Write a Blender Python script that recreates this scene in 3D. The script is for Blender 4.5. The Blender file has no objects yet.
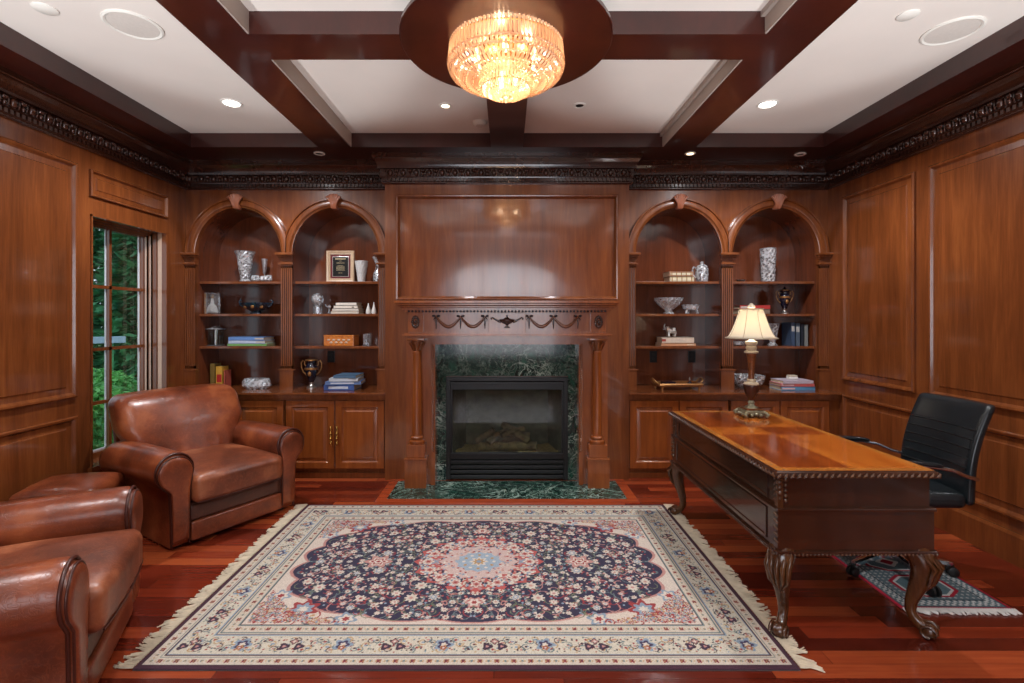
import bpy, bmesh, math, random
import numpy as np
from mathutils import Vector, Matrix, noise as mnoise

C = bpy.context.scene
COL = C.collection
PI = math.pi
random.seed(7)

# ------------------------------------------------------------------ camera
F = 490.0
cam_d = bpy.data.cameras.new('camera')
cam = bpy.data.objects.new('camera', cam_d)
COL.objects.link(cam)
cam.location = (0, 0, 1.465)
cam.rotation_euler = (PI / 2, 0, 0)
cam_d.sensor_width = 36.0
cam_d.lens = F / 1024 * 36.0
cam_d.shift_x = 5.0 / 1024
cam_d.shift_y = -23.5 / 1024
cam_d.clip_start = 0.05
C.camera = cam

# ------------------------------------------------------------------ world, big lights, exposure
C.view_settings.view_transform = 'Standard'
C.view_settings.look = 'None'
C.view_settings.gamma = 1.0
C.view_settings.exposure = 0.0
C.view_settings.use_curve_mapping = False
world = bpy.data.worlds.new('World')
C.world = world
world.use_nodes = True
bgn = world.node_tree.nodes['Background']
bgn.inputs[0].default_value = (0.75, 0.85, 1.0, 1)
bgn.inputs[1].default_value = 1.5


def area_light(name, loc, rot, sx, sy, power, col):
    d = bpy.data.lights.new(name, 'AREA')
    d.shape = 'RECTANGLE'
    d.size = sx
    d.size_y = sy
    d.energy = power
    d.color = col
    o = bpy.data.objects.new(name, d)
    o.location = loc
    o.rotation_euler = rot
    COL.objects.link(o)
    return o


def point_light(name, loc, power, col, r=0.03):
    d = bpy.data.lights.new(name, 'POINT')
    d.energy = power
    d.color = col
    d.shadow_soft_size = r
    o = bpy.data.objects.new(name, d)
    o.location = loc
    COL.objects.link(o)
    return o


def spot_light(name, loc, power, col, ang=110, blend=0.7, r=0.05):
    d = bpy.data.lights.new(name, 'SPOT')
    d.energy = power
    d.color = col
    d.spot_size = math.radians(ang)
    d.spot_blend = blend
    d.shadow_soft_size = r
    o = bpy.data.objects.new(name, d)
    o.location = loc
    COL.objects.link(o)
    return o


# daylight through the tall arched window behind the camera (its opening is modelled in the back wall)
area_light('daylight_behind', (-0.05, -2.86, 1.68), (PI / 2, 0, 0), 2.3, 2.1, 66, (0.98, 0.97, 1.0))
# unseen fill spots added near the camera to brighten the ceiling (cans below)
FILL_UP = [(-2.4, -0.1, 400), (-1.3, -0.45, 400), (1.3, -0.45, 400), (2.4, -0.1, 400)]
for _x, _y, _p in FILL_UP:
    _l = spot_light('added_fill_spot', (_x, _y, 0.24), _p, (0.95, 0.99, 1.0), 58, 0.2, 0.06)
    _l.rotation_euler = Vector((-_x * .06, 1.62, 2.8)).to_track_quat('-Z', 'Y').to_euler()
# the chandelier bulbs' light
CHX, CHY = -0.005, 2.6
# ceiling downlights (x, y, power)
DOWN = [(-2.03, 3.61, 145), (1.93, 3.63, 145), (-2.03, 1.3, 90), (1.95, 1.3, 90), (-2.03, -0.9, 50), (1.95, -0.9, 50), (-.46, 3.656, 16), (.54, 3.65, 16), (-.5, 1.2, 40), (.5, 1.2, 40)]
for i, (x, y, p) in enumerate(DOWN):
    spot_light('downlight_lamp', (x, y, 3.025), p, (0.97, 0.97, 1.0), 150 if y > 3 else 112, 0.6, 0.045)
for sx in (-1.6, 1.6, -2.6, 2.6):
    pass

# ------------------------------------------------------------------ materials


def lin(r, g, b):
    f = lambda c: (c / 255 / 12.92) if c / 255 <= 0.04045 else ((c / 255 + 0.055) / 1.055) ** 2.4
    return (f(r), f(g), f(b), 1.0)


class NT:
    def __init__(s, name):
        s.m = bpy.data.materials.new(name)
        s.m.use_nodes = True
        s.t = s.m.node_tree
        s.b = s.t.nodes['Principled BSDF']
        s.out = s.t.nodes['Material Output']

    def n(s, kind, **kw):
        o = s.t.nodes.new(kind)
        for k, v in kw.items():
            setattr(o, k, v)
        return o

    def l(s, a, b):
        s.t.links.new(a, b)

    def coord(s, scale=(1, 1, 1), kind='Object'):
        tc = s.n('ShaderNodeTexCoord')
        mp = s.n('ShaderNodeMapping')
        mp.inputs['Scale'].default_value = scale
        s.l(tc.outputs[kind], mp.inputs['Vector'])
        return mp.outputs[0]

    def noise(s, vec, scale, detail=3, rough=0.55, dist=0):
        o = s.n('ShaderNodeTexNoise')
        o.inputs['Scale'].default_value = scale
        o.inputs['Detail'].default_value = detail
        o.inputs['Roughness'].default_value = rough
        o.inputs['Distortion'].default_value = dist
        s.l(vec, o.inputs['Vector'])
        return o.outputs['Fac']

    def ramp(s, fac, stops):
        o = s.n('ShaderNodeValToRGB')
        e = o.color_ramp.elements
        while len(e) < len(stops):
            e.new(0.5)
        for i, (p, c) in enumerate(stops):
            e[i].position = p
            e[i].color = c
        s.l(fac, o.inputs[0])
        return o.outputs[0]

    def math(s, op, a, b=None):
        o = s.n('ShaderNodeMath', operation=op)
        for i, v in enumerate((a, b)):
            if v is None:
                continue
            if isinstance(v, (int, float)):
                o.inputs[i].default_value = v
            else:
                s.l(v, o.inputs[i])
        return o.outputs[0]

    def mix(s, fac, a, b, mode='MIX'):
        o = s.n('ShaderNodeMix', data_type='RGBA', blend_type=mode)
        for i, v in ((0, fac), (6, a), (7, b)):
            if isinstance(v, (int, float)):
                o.inputs[i].default_value = v
            elif isinstance(v, tuple):
                o.inputs[i].default_value = v
            else:
                s.l(v, o.inputs[i])
        return o.outputs[2]

    def bump(s, h, strength=0.2, dist=0.01):
        o = s.n('ShaderNodeBump')
        o.inputs['Strength'].default_value = strength
        o.inputs['Distance'].default_value = dist
        s.l(h, o.inputs['Height'])
        s.l(o.outputs[0], s.b.inputs['Normal'])

    def set(s, **kw):
        for k, v in kw.items():
            s.b.inputs[k.replace('_', ' ')].default_value = v


def wood(name, dark, mid, light, rough=0.24, scale=(9, 9, 0.9), coat=0.6, spec=0.5):
    k = NT(name)
    v = k.coord(scale)
    a = k.noise(v, 1.6, 5, 0.6, 0.4)
    v2 = k.coord((scale[0] * 7, scale[1] * 7, scale[2] * 3))
    b = k.noise(v2, 2.0, 3, 0.6)
    v3 = k.coord((1, 1, 0.6))
    c = k.noise(v3, 1.3, 2)
    f = k.math('ADD', k.math('MULTIPLY', a, 0.55), k.math('ADD', k.math('MULTIPLY', b, 0.2), k.math('MULTIPLY', c, 0.25)))
    col = k.ramp(f, [(0.3, dark), (0.5, mid), (0.7, light)])
    k.l(col, k.b.inputs['Base Color'])
    k.set(Roughness=rough, Coat_Weight=coat, Coat_Roughness=0.08)
    k.b.inputs['Specular IOR Level'].default_value = spec
    wv = k.noise(k.coord((1, 1, 1)), 2.4, 1)
    k.bump(k.math('ADD', k.math('MULTIPLY', b, 0.06), wv), 0.12, 0.03)
    return k.m


M = {}
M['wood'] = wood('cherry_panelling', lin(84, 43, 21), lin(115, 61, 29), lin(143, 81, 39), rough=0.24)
M['wood_shaded'] = wood('cherry_niche_shaded', lin(78, 39, 23), lin(104, 53, 31), lin(124, 66, 38), rough=0.16)  # panelling cherry toned darker, painting in the shade of the niches
M['wood_warm'] = wood('cherry_mantel', lin(104, 51, 22), lin(140, 73, 31), lin(160, 90, 41), rough=0.24)
M['lacquer'] = wood('lacquered_cherry_panel', lin(84, 43, 21), lin(115, 60, 29), lin(143, 80, 39), rough=0.2, coat=1.0)
M['beam'] = wood('dark_mahogany', lin(42, 15, 12), lin(56, 20, 15), lin(70, 27, 19), scale=(2, 2, 2), rough=0.3)
M['crown'] = wood('dark_carved_wood', lin(42, 22, 16), lin(58, 31, 22), lin(76, 42, 29), scale=(3, 3, 3), rough=0.18)
M['desk'] = wood('walnut_desk_body', lin(38, 19, 12), lin(54, 28, 16), lin(72, 38, 21), scale=(8, 8, 0.9), rough=0.22)
M['desk_leg'] = wood('carved_walnut_leg', lin(42, 24, 13), lin(74, 43, 22), lin(108, 70, 36), scale=(6, 6, 3), rough=0.22)
M['inlay'] = wood('golden_banding', lin(140, 80, 28), lin(174, 106, 42), lin(196, 130, 58), scale=(5, 5, 5), rough=0.16)
M['desktop'] = wood('flame_mahogany_top', lin(96, 38, 12), lin(136, 60, 18), lin(170, 86, 28), scale=(7, 1.0, 4), rough=0.14)
M['carve_light'] = wood('pale_carved_cherry', lin(130, 72, 50), lin(160, 96, 68), lin(184, 120, 90), rough=0.3)
M['desktop_light'] = wood('golden_mahogany_veneer', lin(136, 62, 18), lin(176, 92, 28), lin(206, 124, 46), scale=(7, 1.0, 4), rough=0.14)
M['frame_wood'] = wood('champagne_frame', lin(170, 140, 112), lin(196, 168, 138), lin(214, 190, 160), rough=0.3)
M['box_wood'] = wood('amber_burl', lin(150, 72, 20), lin(196, 110, 36), lin(224, 150, 66), scale=(30, 30, 30), rough=0.2)


def plain(name, col, rough=0.5, metal=0.0, coat=0.0, var=0.0, vs=20, spec=0.5):
    k = NT(name)
    if var:
        f = k.noise(k.coord(), vs, 3)
        d = tuple(c * (1 - var) for c in col[:3]) + (1,)
        e = tuple(min(1, c * (1 + var)) for c in col[:3]) + (1,)
        k.l(k.ramp(f, [(0.3, d), (0.7, e)]), k.b.inputs['Base Color'])
    else:
        k.b.inputs['Base Color'].default_value = col
    k.set(Roughness=rough, Metallic=metal, Coat_Weight=coat)
    k.b.inputs['Specular IOR Level'].default_value = spec
    return k.m


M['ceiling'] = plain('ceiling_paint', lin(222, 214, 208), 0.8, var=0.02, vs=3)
M['beam_sheen'] = plain('beam_side_sheen', lin(176, 164, 156), 0.6, var=0.04, vs=4)  # warm grey that paints a reflected sheen on the beam sides
M['white'] = plain('white_plastic', lin(225, 222, 216), 0.5, var=0.02)
M['liner'] = plain('pale_window_liner', lin(206, 172, 150), 0.35, var=0.04)
M['grille'] = plain('speaker_grille', lin(204, 197, 191), 0.7, var=0.04, vs=80)
M['black'] = plain('black_metal', lin(20, 20, 21), 0.35, 0.3, var=0.1)
M['black_dull'] = plain('black_plastic', lin(16, 15, 15), 0.5, var=0.1)
M['brick'] = plain('firebox_lining', lin(84, 84, 70), 0.9, var=0.3, vs=14)
M['log'] = plain('ceramic_log', lin(104, 88, 66), 0.9, var=0.45, vs=24)
M['ash'] = plain('ash_bed', lin(168, 142, 92), 0.95, var=0.35, vs=60)
M['brass'] = plain('polished_brass', lin(214, 168, 88), 0.2, 1.0, var=0.06)
M['chrome'] = plain('chrome', lin(215, 215, 220), 0.1, 1.0, var=0.02)
M['steel_glow'] = plain('silvered_pewter', lin(190, 186, 180), 0.3, 0.9, var=0.1)
M['gilt'] = plain('antique_gilt', lin(158, 112, 66), 0.35, 0.7, var=0.25, vs=60)
M['pewter'] = plain('verdigris_antique_metal', lin(140, 136, 112), 0.4, 0.5, var=0.35, vs=60)
M['lampwood'] = plain('bronzed_lamp_column', lin(120, 70, 38), 0.3, 0.2, var=0.35, vs=50)
M['darkurn'] = plain('dark_brown_urn', lin(66, 36, 26), 0.22, 0.1, var=0.2, vs=40)
M['cream'] = plain('cream_ceramic', lin(196, 182, 158), 0.35, 0.0, var=0.08)
M['navy'] = plain('cobalt_black_porcelain', lin(14, 18, 36), 0.1, 0.0, 0.6, var=0.2)
M['chair_black'] = plain('black_chair_leather', lin(22, 28, 31), 0.27, 0.0, 0.1, var=0.12, vs=30)
M['frost'] = plain('frosted_glass', lin(196, 194, 192), 0.3, 0.0, 0.3, var=0.1, vs=60)
M['page'] = plain('book_pages', lin(206, 190, 164), 0.8, var=0.08, vs=90)
M['fringe'] = plain('rug_fringe_cotton', lin(206, 192, 168), 0.95, var=0.12, vs=30)
M['fringe_w'] = plain('white_rug_fringe', lin(218, 214, 208), 0.95, var=0.1, vs=30)
M['alu'] = plain('white_window_spacer', lin(214, 216, 220), 0.5, var=0.03)
M['grass'] = plain('lawn', lin(96, 128, 66), 0.95, var=0.4, vs=3)
M['bark'] = plain('tree_bark', lin(70, 58, 46), 0.95, var=0.3, vs=12)
M['stone'] = plain('pale_blue_stone', lin(150, 170, 186), 0.8, var=0.1, vs=6)
M['plaster'] = plain('pale_wall_paint', lin(200, 190, 178), 0.8, var=0.03)
M['maroon'] = plain('maroon_velvet_mat', lin(96, 22, 30), 0.7, var=0.1)
M['plaque'] = plain('black_engraved_plate', lin(16, 18, 18), 0.3, var=0.1)
M['gold_ink'] = plain('gold_engraving', lin(196, 180, 140), 0.4, 0.2)
M['teal'] = plain('dark_blue_glaze', lin(24, 40, 54), 0.1, 0, 0.5, var=0.4, vs=60)


def leather(name, dark, mid, light, rough=0.34):
    k = NT(name)
    v = k.coord()
    a = k.noise(v, 3.2, 4, 0.6)
    wr = k.n('ShaderNodeTexNoise')
    wr.inputs['Scale'].default_value = 16
    wr.inputs['Detail'].default_value = 4
    wr.inputs['Distortion'].default_value = 2.2
    k.l(v, wr.inputs['Vector'])
    d = k.math('ABSOLUTE', k.math('SUBTRACT', wr.outputs['Fac'], 0.5))
    crease = k.ramp(d, [(0.0, (1, 1, 1, 1)), (0.035, (0, 0, 0, 1))])
    base = k.ramp(a, [(0.3, dark), (0.52, mid), (0.72, light)])
    col = k.mix(k.math('MULTIPLY', crease, 0.22), base, light)
    k.l(col, k.b.inputs['Base Color'])
    fine = k.noise(v, 160, 3)
    k.bump(k.math('SUBTRACT', k.math('MULTIPLY', fine, 0.12), k.math('MULTIPLY', crease, 0.2)), 0.25, 0.006)
    k.set(Roughness=rough)
    k.b.inputs['Specular IOR Level'].default_value = 0.55
    return k.m


M['leather'] = leather('chestnut_leather', lin(76, 33, 20), lin(126, 60, 34), lin(174, 98, 57), 0.28)
M['leather_seat'] = leather('worn_seat_leather', lin(80, 38, 24), lin(120, 60, 36), lin(176, 108, 72), 0.36)
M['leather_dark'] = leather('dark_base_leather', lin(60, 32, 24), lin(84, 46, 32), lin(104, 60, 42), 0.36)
M['welt'] = plain('leather_welt', lin(66, 28, 19), 0.35, var=0.1)


def floor_mat():
    k = NT('jatoba_floorboards')
    tc = k.n('ShaderNodeTexCoord')
    sp = k.n('ShaderNodeSeparateXYZ')
    k.l(tc.outputs['Object'], sp.inputs[0])
    W, L = 0.083, 1.15
    ry = k.math('DIVIDE', sp.outputs[1], W)
    row = k.math('FLOOR', ry)
    wn = k.n('ShaderNodeTexWhiteNoise', noise_dimensions='1D')
    k.l(row, wn.inputs['W'])
    px = k.math('ADD', k.math('DIVIDE', sp.outputs[0], L), k.math('MULTIPLY', wn.outputs['Value'], 7.3))
    cx = k.math('FLOOR', px)
    cmb = k.n('ShaderNodeCombineXYZ')
    k.l(cx, cmb.inputs[0])
    k.l(row, cmb.inputs[1])
    wn2 = k.n('ShaderNodeTexWhiteNoise', noise_dimensions='2D')
    k.l(cmb.outputs[0], wn2.inputs['Vector'])
    g = k.noise(k.coord((1.5, 26, 1)), 2.0, 4)
    f = k.math('ADD', k.math('MULTIPLY', wn2.outputs['Value'], 0.7), k.math('MULTIPLY', g, 0.3))
    col = k.ramp(f, [(0.1, lin(72, 23, 14)), (0.35, lin(100, 33, 19)), (0.6, lin(130, 48, 26)), (0.85, lin(168, 80, 43))])
    fy = k.math('FRACT', ry)
    fx = k.math('FRACT', px)
    e1 = k.math('GREATER_THAN', k.math('ABSOLUTE', k.math('SUBTRACT', fy, 0.5)), 0.485)
    e2 = k.math('GREATER_THAN', k.math('ABSOLUTE', k.math('SUBTRACT', fx, 0.5)), 0.4985)
    e = k.math('MAXIMUM', e1, e2)
    col = k.mix(k.math('MULTIPLY', e, 0.6), col, lin(46, 14, 8))
    k.l(col, k.b.inputs['Base Color'])
    k.set(Roughness=0.2, Coat_Weight=0.3, Coat_Roughness=0.12)
    k.bump(k.math('SUBTRACT', k.math('MULTIPLY', g, 0.05), k.math('MULTIPLY', e, 0.4)), 0.25, 0.003)
    return k.m


M['floor'] = floor_mat()
M['border'] = wood('hearth_border_board', lin(130, 48, 24), lin(160, 64, 32), lin(178, 82, 42), scale=(2, 20, 2), rough=0.2)


def marble_mat():
    k = NT('green_marble')
    v = k.coord((1, 1, 1))
    n1 = k.noise(v, 3.5, 6, 0.6, 1.6)
    n2 = k.noise(v, 9, 5, 0.65, 2.2)
    n3 = k.noise(v, 2.2, 3)
    a = k.ramp(k.math('ABSOLUTE', k.math('SUBTRACT', n1, 0.5)), [(0.0, (1, 1, 1, 1)), (0.022, (0, 0, 0, 1))])
    b = k.ramp(k.math('ABSOLUTE', k.math('SUBTRACT', n2, 0.52)), [(0.0, (1, 1, 1, 1)), (0.028, (0, 0, 0, 1))])
    msk = k.ramp(n3, [(0.4, (0, 0, 0, 1)), (0.62, (1, 1, 1, 1))])
    f = k.math('MULTIPLY', k.math('ADD', k.math('MULTIPLY', a, 0.7), k.math('MULTIPLY', b, 0.5)), k.math('ADD', k.math('MULTIPLY', msk, 0.8), 0.2))
    base = k.ramp(n2, [(0.3, lin(10, 27, 24)), (0.55, lin(19, 54, 44)), (0.75, lin(46, 98, 80))])
    col = k.mix(k.math('MINIMUM', f, 1.0), base, lin(186, 206, 192))
    k.l(col, k.b.inputs['Base Color'])
    k.set(Roughness=0.09)
    return k.m


M['marble'] = marble_mat()


def attr_mat(name, rough=0.92):
    k = NT(name)
    a = k.n('ShaderNodeVertexColor', layer_name='Col')
    f = k.noise(k.coord(), 240, 2)
    col = k.mix(0.35, a.outputs[0], k.ramp(f, [(0.3, (0.25, 0.25, 0.25, 1)), (0.7, (0.95, 0.95, 0.95, 1))]), 'OVERLAY')
    k.l(col, k.b.inputs['Base Color'])
    k.set(Roughness=rough)
    k.b.inputs['Specular IOR Level'].default_value = 0.15
    return k.m


M['rug'] = attr_mat('woven_wool_pattern')


def glass_mat(name, tint=(0.97, 0.98, 1, 1), frost=0.25, body=(0.86, 0.88, 0.9, 1), rough=0.02, metal=0.0):
    k = NT(name)
    gl = k.n('ShaderNodeBsdfGlass')
    gl.inputs['Color'].default_value = tint
    gl.inputs['Roughness'].default_value = rough
    gl.inputs['IOR'].default_value = 1.55
    k.b.inputs['Base Color'].default_value = body
    k.set(Roughness=0.12, Metallic=metal)
    v = k.n('ShaderNodeTexVoronoi')
    v.inputs['Scale'].default_value = 42
    k.l(k.coord(), v.inputs['Vector'])
    f = k.ramp(v.outputs['Distance'], [(0.25, (0, 0, 0, 1)), (0.6, (1, 1, 1, 1))])
    mx = k.n('ShaderNodeMixShader')
    k.l(k.math('MULTIPLY', f, frost * 2), mx.inputs[0])
    k.l(gl.outputs[0], mx.inputs[1])
    k.l(k.b.outputs[0], mx.inputs[2])
    k.l(mx.outputs[0], k.out.inputs[0])
    return k.m


M['crystal'] = glass_mat('cut_crystal', frost=0.3, metal=0.35)
M['clear'] = glass_mat('clear_glass', frost=0.06)


def pane_mat(name, glossy=0.12, tint=(1, 1, 1, 1), rough=0.02):
    k = NT(name)
    tr = k.n('ShaderNodeBsdfTransparent')
    tr.inputs[0].default_value = tint
    gs = k.n('ShaderNodeBsdfGlossy')
    gs.inputs['Roughness'].default_value = rough
    lw = k.n('ShaderNodeFresnel')
    lw.inputs[0].default_value = 1.5
    mx = k.n('ShaderNodeMixShader')
    gm = k.n('ShaderNodeNewGeometry')
    front = k.math('SUBTRACT', 1.0, gm.outputs['Backfacing'])
    k.l(k.math('MULTIPLY', k.math('ADD', lw.outputs[0], glossy * 0.2), front), mx.inputs[0])
    k.l(tr.outputs[0], mx.inputs[1])
    k.l(gs.outputs[0], mx.inputs[2])
    k.l(mx.outputs[0], k.out.inputs[0])
    return k.m


M['pane'] = pane_mat('window_glass', tint=(0.92, 0.97, 0.96, 1))
M['fireglass'] = pane_mat('fireplace_glass', 0.0, (0.8, 0.84, 0.78, 1), 0.03)


def chand_mat():
    k = NT('amber_lit_crystal')
    tr = k.n('ShaderNodeBsdfTransparent')
    tr.inputs[0].default_value = (1, 0.95, 0.88, 1)
    tl = k.n('ShaderNodeBsdfTranslucent')
    tl.inputs[0].default_value = (1, 0.78, 0.62, 1)
    gs = k.n('ShaderNodeBsdfGlossy')
    gs.inputs[0].default_value = (1, 0.93, 0.84, 1)
    gs.inputs['Roughness'].default_value = 0.12
    m1 = k.n('ShaderNodeMixShader')
    m1.inputs[0].default_value = 0.42
    k.l(tr.outputs[0], m1.inputs[1])
    k.l(tl.outputs[0], m1.inputs[2])
    m2 = k.n('ShaderNodeMixShader')
    m2.inputs[0].default_value = 0.3
    k.l(m1.outputs[0], m2.inputs[1])
    k.l(gs.outputs[0], m2.inputs[2])
    k.l(m2.outputs[0], k.out.inputs[0])
    return k.m


M['chand'] = chand_mat()


def emit(name, col, s):
    k = NT(name)
    k.b.inputs['Base Color'].default_value = col
    k.b.inputs['Emission Color'].default_value = col
    k.b.inputs['Emission Strength'].default_value = s
    return k.m


M['lampbulb'] = emit('table_lamp_bulb_glow', (1, 0.85, 0.62, 1), 6)
M['welt_black'] = plain('black_stitching', lin(10, 12, 13), 0.5, var=0.1)
M['bulb'] = emit('warm_bulb', (1, 0.78, 0.54, 1), 6)
M['lens'] = emit('downlight_lens', (1, 0.95, 0.88, 1), 14)
M['spotlens'] = emit('small_spot_lens', (1, 0.8, 0.5, 1), 6)


def shade_mat():
    k = NT('ivory_silk_shade')
    k.b.inputs['Base Color'].default_value = lin(228, 222, 206)
    k.set(Roughness=0.8)
    tl = k.n('ShaderNodeBsdfTranslucent')
    tl.inputs[0].default_value = lin(240, 232, 216)
    mx = k.n('ShaderNodeMixShader')
    mx.inputs[0].default_value = 0.5
    k.l(k.b.outputs[0], mx.inputs[1])
    k.l(tl.outputs[0], mx.inputs[2])
    k.l(mx.outputs[0], k.out.inputs[0])
    return k.m


M['shade'] = shade_mat()


def leaf_mat(name, a, b):
    k = NT(name)
    f = k.noise(k.coord(), 2.6, 3)
    col = k.ramp(f, [(0.35, a), (0.65, b)])
    k.l(col, k.b.inputs['Base Color'])
    k.set(Roughness=0.6)
    tl = k.n('ShaderNodeBsdfTranslucent')
    k.l(col, tl.inputs[0])
    mx = k.n('ShaderNodeMixShader')
    mx.inputs[0].default_value = 0.35
    k.l(k.b.outputs[0], mx.inputs[1])
    k.l(tl.outputs[0], mx.inputs[2])
    k.l(mx.outputs[0], k.out.inputs[0])
    return k.m


M['leaf'] = leaf_mat('evergreen_needles', lin(24, 84, 58), lin(92, 168, 112))
M['leaf2'] = leaf_mat('bright_shrub_leaves', lin(44, 124, 60), lin(128, 200, 110))

_bk = {}


def cover(rgb):
    if rgb not in _bk:
        _bk[rgb] = plain('book_cover_%d_%d_%d' % rgb, lin(*rgb), 0.45, var=0.08, vs=50)
    return _bk[rgb]


# ------------------------------------------------------------------ mesh builder
class MB:
    def __init__(s):
        s.v = []
        s.f = []

    def add(s, vs, fs):
        o = len(s.v)
        s.v += [tuple(p) for p in vs]
        s.f += [tuple(i + o for i in f) for f in fs]
        return s

    def box(s, x0, x1, y0, y1, z0, z1, bev=0.0):
        if bev <= 0:
            vs = [(x, y, z) for x in (x0, x1) for y in (y0, y1) for z in (z0, z1)]
            return s.add(vs, [(0, 1, 3, 2), (4, 6, 7, 5), (0, 4, 5, 1), (2, 3, 7, 6), (0, 2, 6, 4), (1, 5, 7, 3)])
        bm = bmesh.new()
        bmesh.ops.create_cube(bm, size=1)
        for v in bm.verts:
            v.co = Vector(((x0 + x1) / 2 + v.co.x * (x1 - x0), (y0 + y1) / 2 + v.co.y * (y1 - y0), (z0 + z1) / 2 + v.co.z * (z1 - z0)))
        bmesh.ops.bevel(bm, geom=list(bm.edges), offset=bev, segments=2, affect='EDGES', profile=0.6)
        return s.bm(bm)

    def bm(s, bm, mat=None):
        bm.verts.ensure_lookup_table()
        bm.verts.index_update()
        vs = [(mat @ v.co) if mat else v.co.copy() for v in bm.verts]
        fs = [[v.index for v in f.verts] for f in bm.faces]
        bm.free()
        return s.add(vs, fs)

    def loft(s, rings, closed=True, cap=True):
        n = len(rings[0])
        vs = [p for r in rings for p in r]
        fs = []
        for i in range(len(rings) - 1):
            for j in range(n if closed else n - 1):
                a = i * n + j
                b = i * n + (j + 1) % n
                fs.append((a, b, b + n, a + n))
        if cap and closed:
            fs.append(tuple(range(n))[::-1])
            fs.append(tuple((len(rings) - 1) * n + j for j in range(n)))
        return s.add(vs, fs)

    def lathe(s, prof, c=(0, 0, 0), n=20, sx=1.0, sy=1.0, fl=None):
        rings = []
        for k, (r, z) in enumerate(prof):
            ring = []
            for j in range(n):
                a = 2 * PI * j / n
                rr = max(r, 1e-4)
                if fl:
                    rr = fl(a, k, rr)
                ring.append((c[0] + rr * math.cos(a) * sx, c[1] + rr * math.sin(a) * sy, c[2] + z))
            rings.append(ring)
        return s.loft(rings)

    def tube(s, pts, r, n=8, cap=True):
        pts = [Vector(p) for p in pts]
        rs = r if isinstance(r, (list, tuple)) else [r] * len(pts)
        rings = []
        up = None
        for i, p in enumerate(pts):
            t = (pts[min(i + 1, len(pts) - 1)] - pts[max(i - 1, 0)]).normalized()
            if up is None:
                up = Vector((0, 0, 1)) if abs(t.z) < 0.9 else Vector((1, 0, 0))
            a = t.cross(up)
            if a.length < 1e-5:
                a = t.cross(Vector((0, 1, 0)))
            a.normalize()
            b = a.cross(t).normalized()
            up = b
            rings.append([p + a * rs[i] * math.cos(2 * PI * j / n) + b * rs[i] * math.sin(2 * PI * j / n) for j in range(n)])
        return s.loft(rings, True, cap)

    def ball(s, c, rx, ry=None, rz=None, n=12, m=8):
        ry = rx if ry is None else ry
        rz = rx if rz is None else rz
        vs = []
        fs = []
        vs.append((c[0], c[1], c[2] - rz))
        for i in range(1, m):
            a = -PI / 2 + PI * i / m
            for j in range(n):
                b = 2 * PI * j / n
                vs.append((c[0] + rx * math.cos(a) * math.cos(b), c[1] + ry * math.cos(a) * math.sin(b), c[2] + rz * math.sin(a)))
        vs.append((c[0], c[1], c[2] + rz))
        for j in range(n):
            fs.append((0, 1 + (j + 1) % n, 1 + j))
            fs.append((len(vs) - 1, 1 + (m - 2) * n + j, 1 + (m - 2) * n + (j + 1) % n))
        for i in range(m - 2):
            for j in range(n):
                a = 1 + i * n + j
                b = 1 + i * n + (j + 1) % n
                fs.append((a, b, b + n, a + n))
        return s.add(vs, fs)

    def poly(s, pts, ext):
        """pts: closed outline (3D), ext: extrusion vector"""
        e = Vector(ext)
        a = [Vector(p) for p in pts]
        b = [p + e for p in a]
        n = len(a)
        vs = a + b
        fs = [tuple(range(n))[::-1], tuple(range(n, 2 * n))]
        for j in range(n):
            k = (j + 1) % n
            fs.append((j, k, k + n, j + n))
        return s.add(vs, fs)

    def frame(s, a0, a1, b0, b1, prof, mp, fill=True):
        """mitred rectangular ring(s): prof = list of (inset, height); mp(a,b,h)->xyz"""
        rings = []
        for ins, h in prof:
            rings.append([mp(a0 + ins, b0 + ins, h), mp(a1 - ins, b0 + ins, h), mp(a1 - ins, b1 - ins, h), mp(a0 + ins, b1 - ins, h)])
        n = 4
        vs = [p for r in rings for p in r]
        fs = []
        for i in range(len(rings) - 1):
            for j in range(4):
                a = i * 4 + j
                b = i * 4 + (j + 1) % 4
                fs.append((a, b, b + 4, a + 4))
        if fill:
            fs.append(tuple((len(rings) - 1) * 4 + j for j in range(4)))
        return s.add(vs, fs)

    def sweep(s, path, prof, closed=False):
        """path: xy points, interior on the right-hand side (n = (dy,-dx)); prof: (out, z)"""
        P = [Vector((p[0], p[1])) for p in path]
        rings = []
        for i, p in enumerate(P):
            ds = []
            if i > 0:
                ds.append((p - P[i - 1]).normalized())
            if i < len(P) - 1:
                ds.append((P[i + 1] - p).normalized())
            ns = [Vector((d.y, -d.x)) for d in ds]
            if len(ns) == 2:
                m = (ns[0] + ns[1])
                m = m / (1 + ns[0].dot(ns[1]))
            else:
                m = ns[0]
            rings.append([(p.x + m.x * o, p.y + m.y * o, z) for o, z in prof])
        return s.loft(rings, True, True)

    def rbox(s, half, r, n=12, c=(0, 0, 0), fn=None):
        hx, hy, hz = half
        r = min(r, hx, hy, hz)
        bm = bmesh.new()
        bmesh.ops.create_cube(bm, size=2)
        bmesh.ops.subdivide_edges(bm, edges=list(bm.edges), cuts=n - 1, use_grid_fill=True)
        for v in bm.verts:
            q = []
            for t, h in zip(v.co, half):
                # denser near the rounded edges
                t = max(-1, min(1, t))
                q.append(math.copysign(1 - (1 - abs(t)) ** 1.5, t) * h)
            P = Vector(q)
            I = Vector([max(-(h - r), min(h - r, x)) for x, h in zip(P, half)])
            d = P - I
            if d.length > 1e-9:
                P = I + d.normalized() * r
            if fn:
                P = Vector(fn(P.x, P.y, P.z))
            v.co = P + Vector(c)
        return s.bm(bm)

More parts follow.
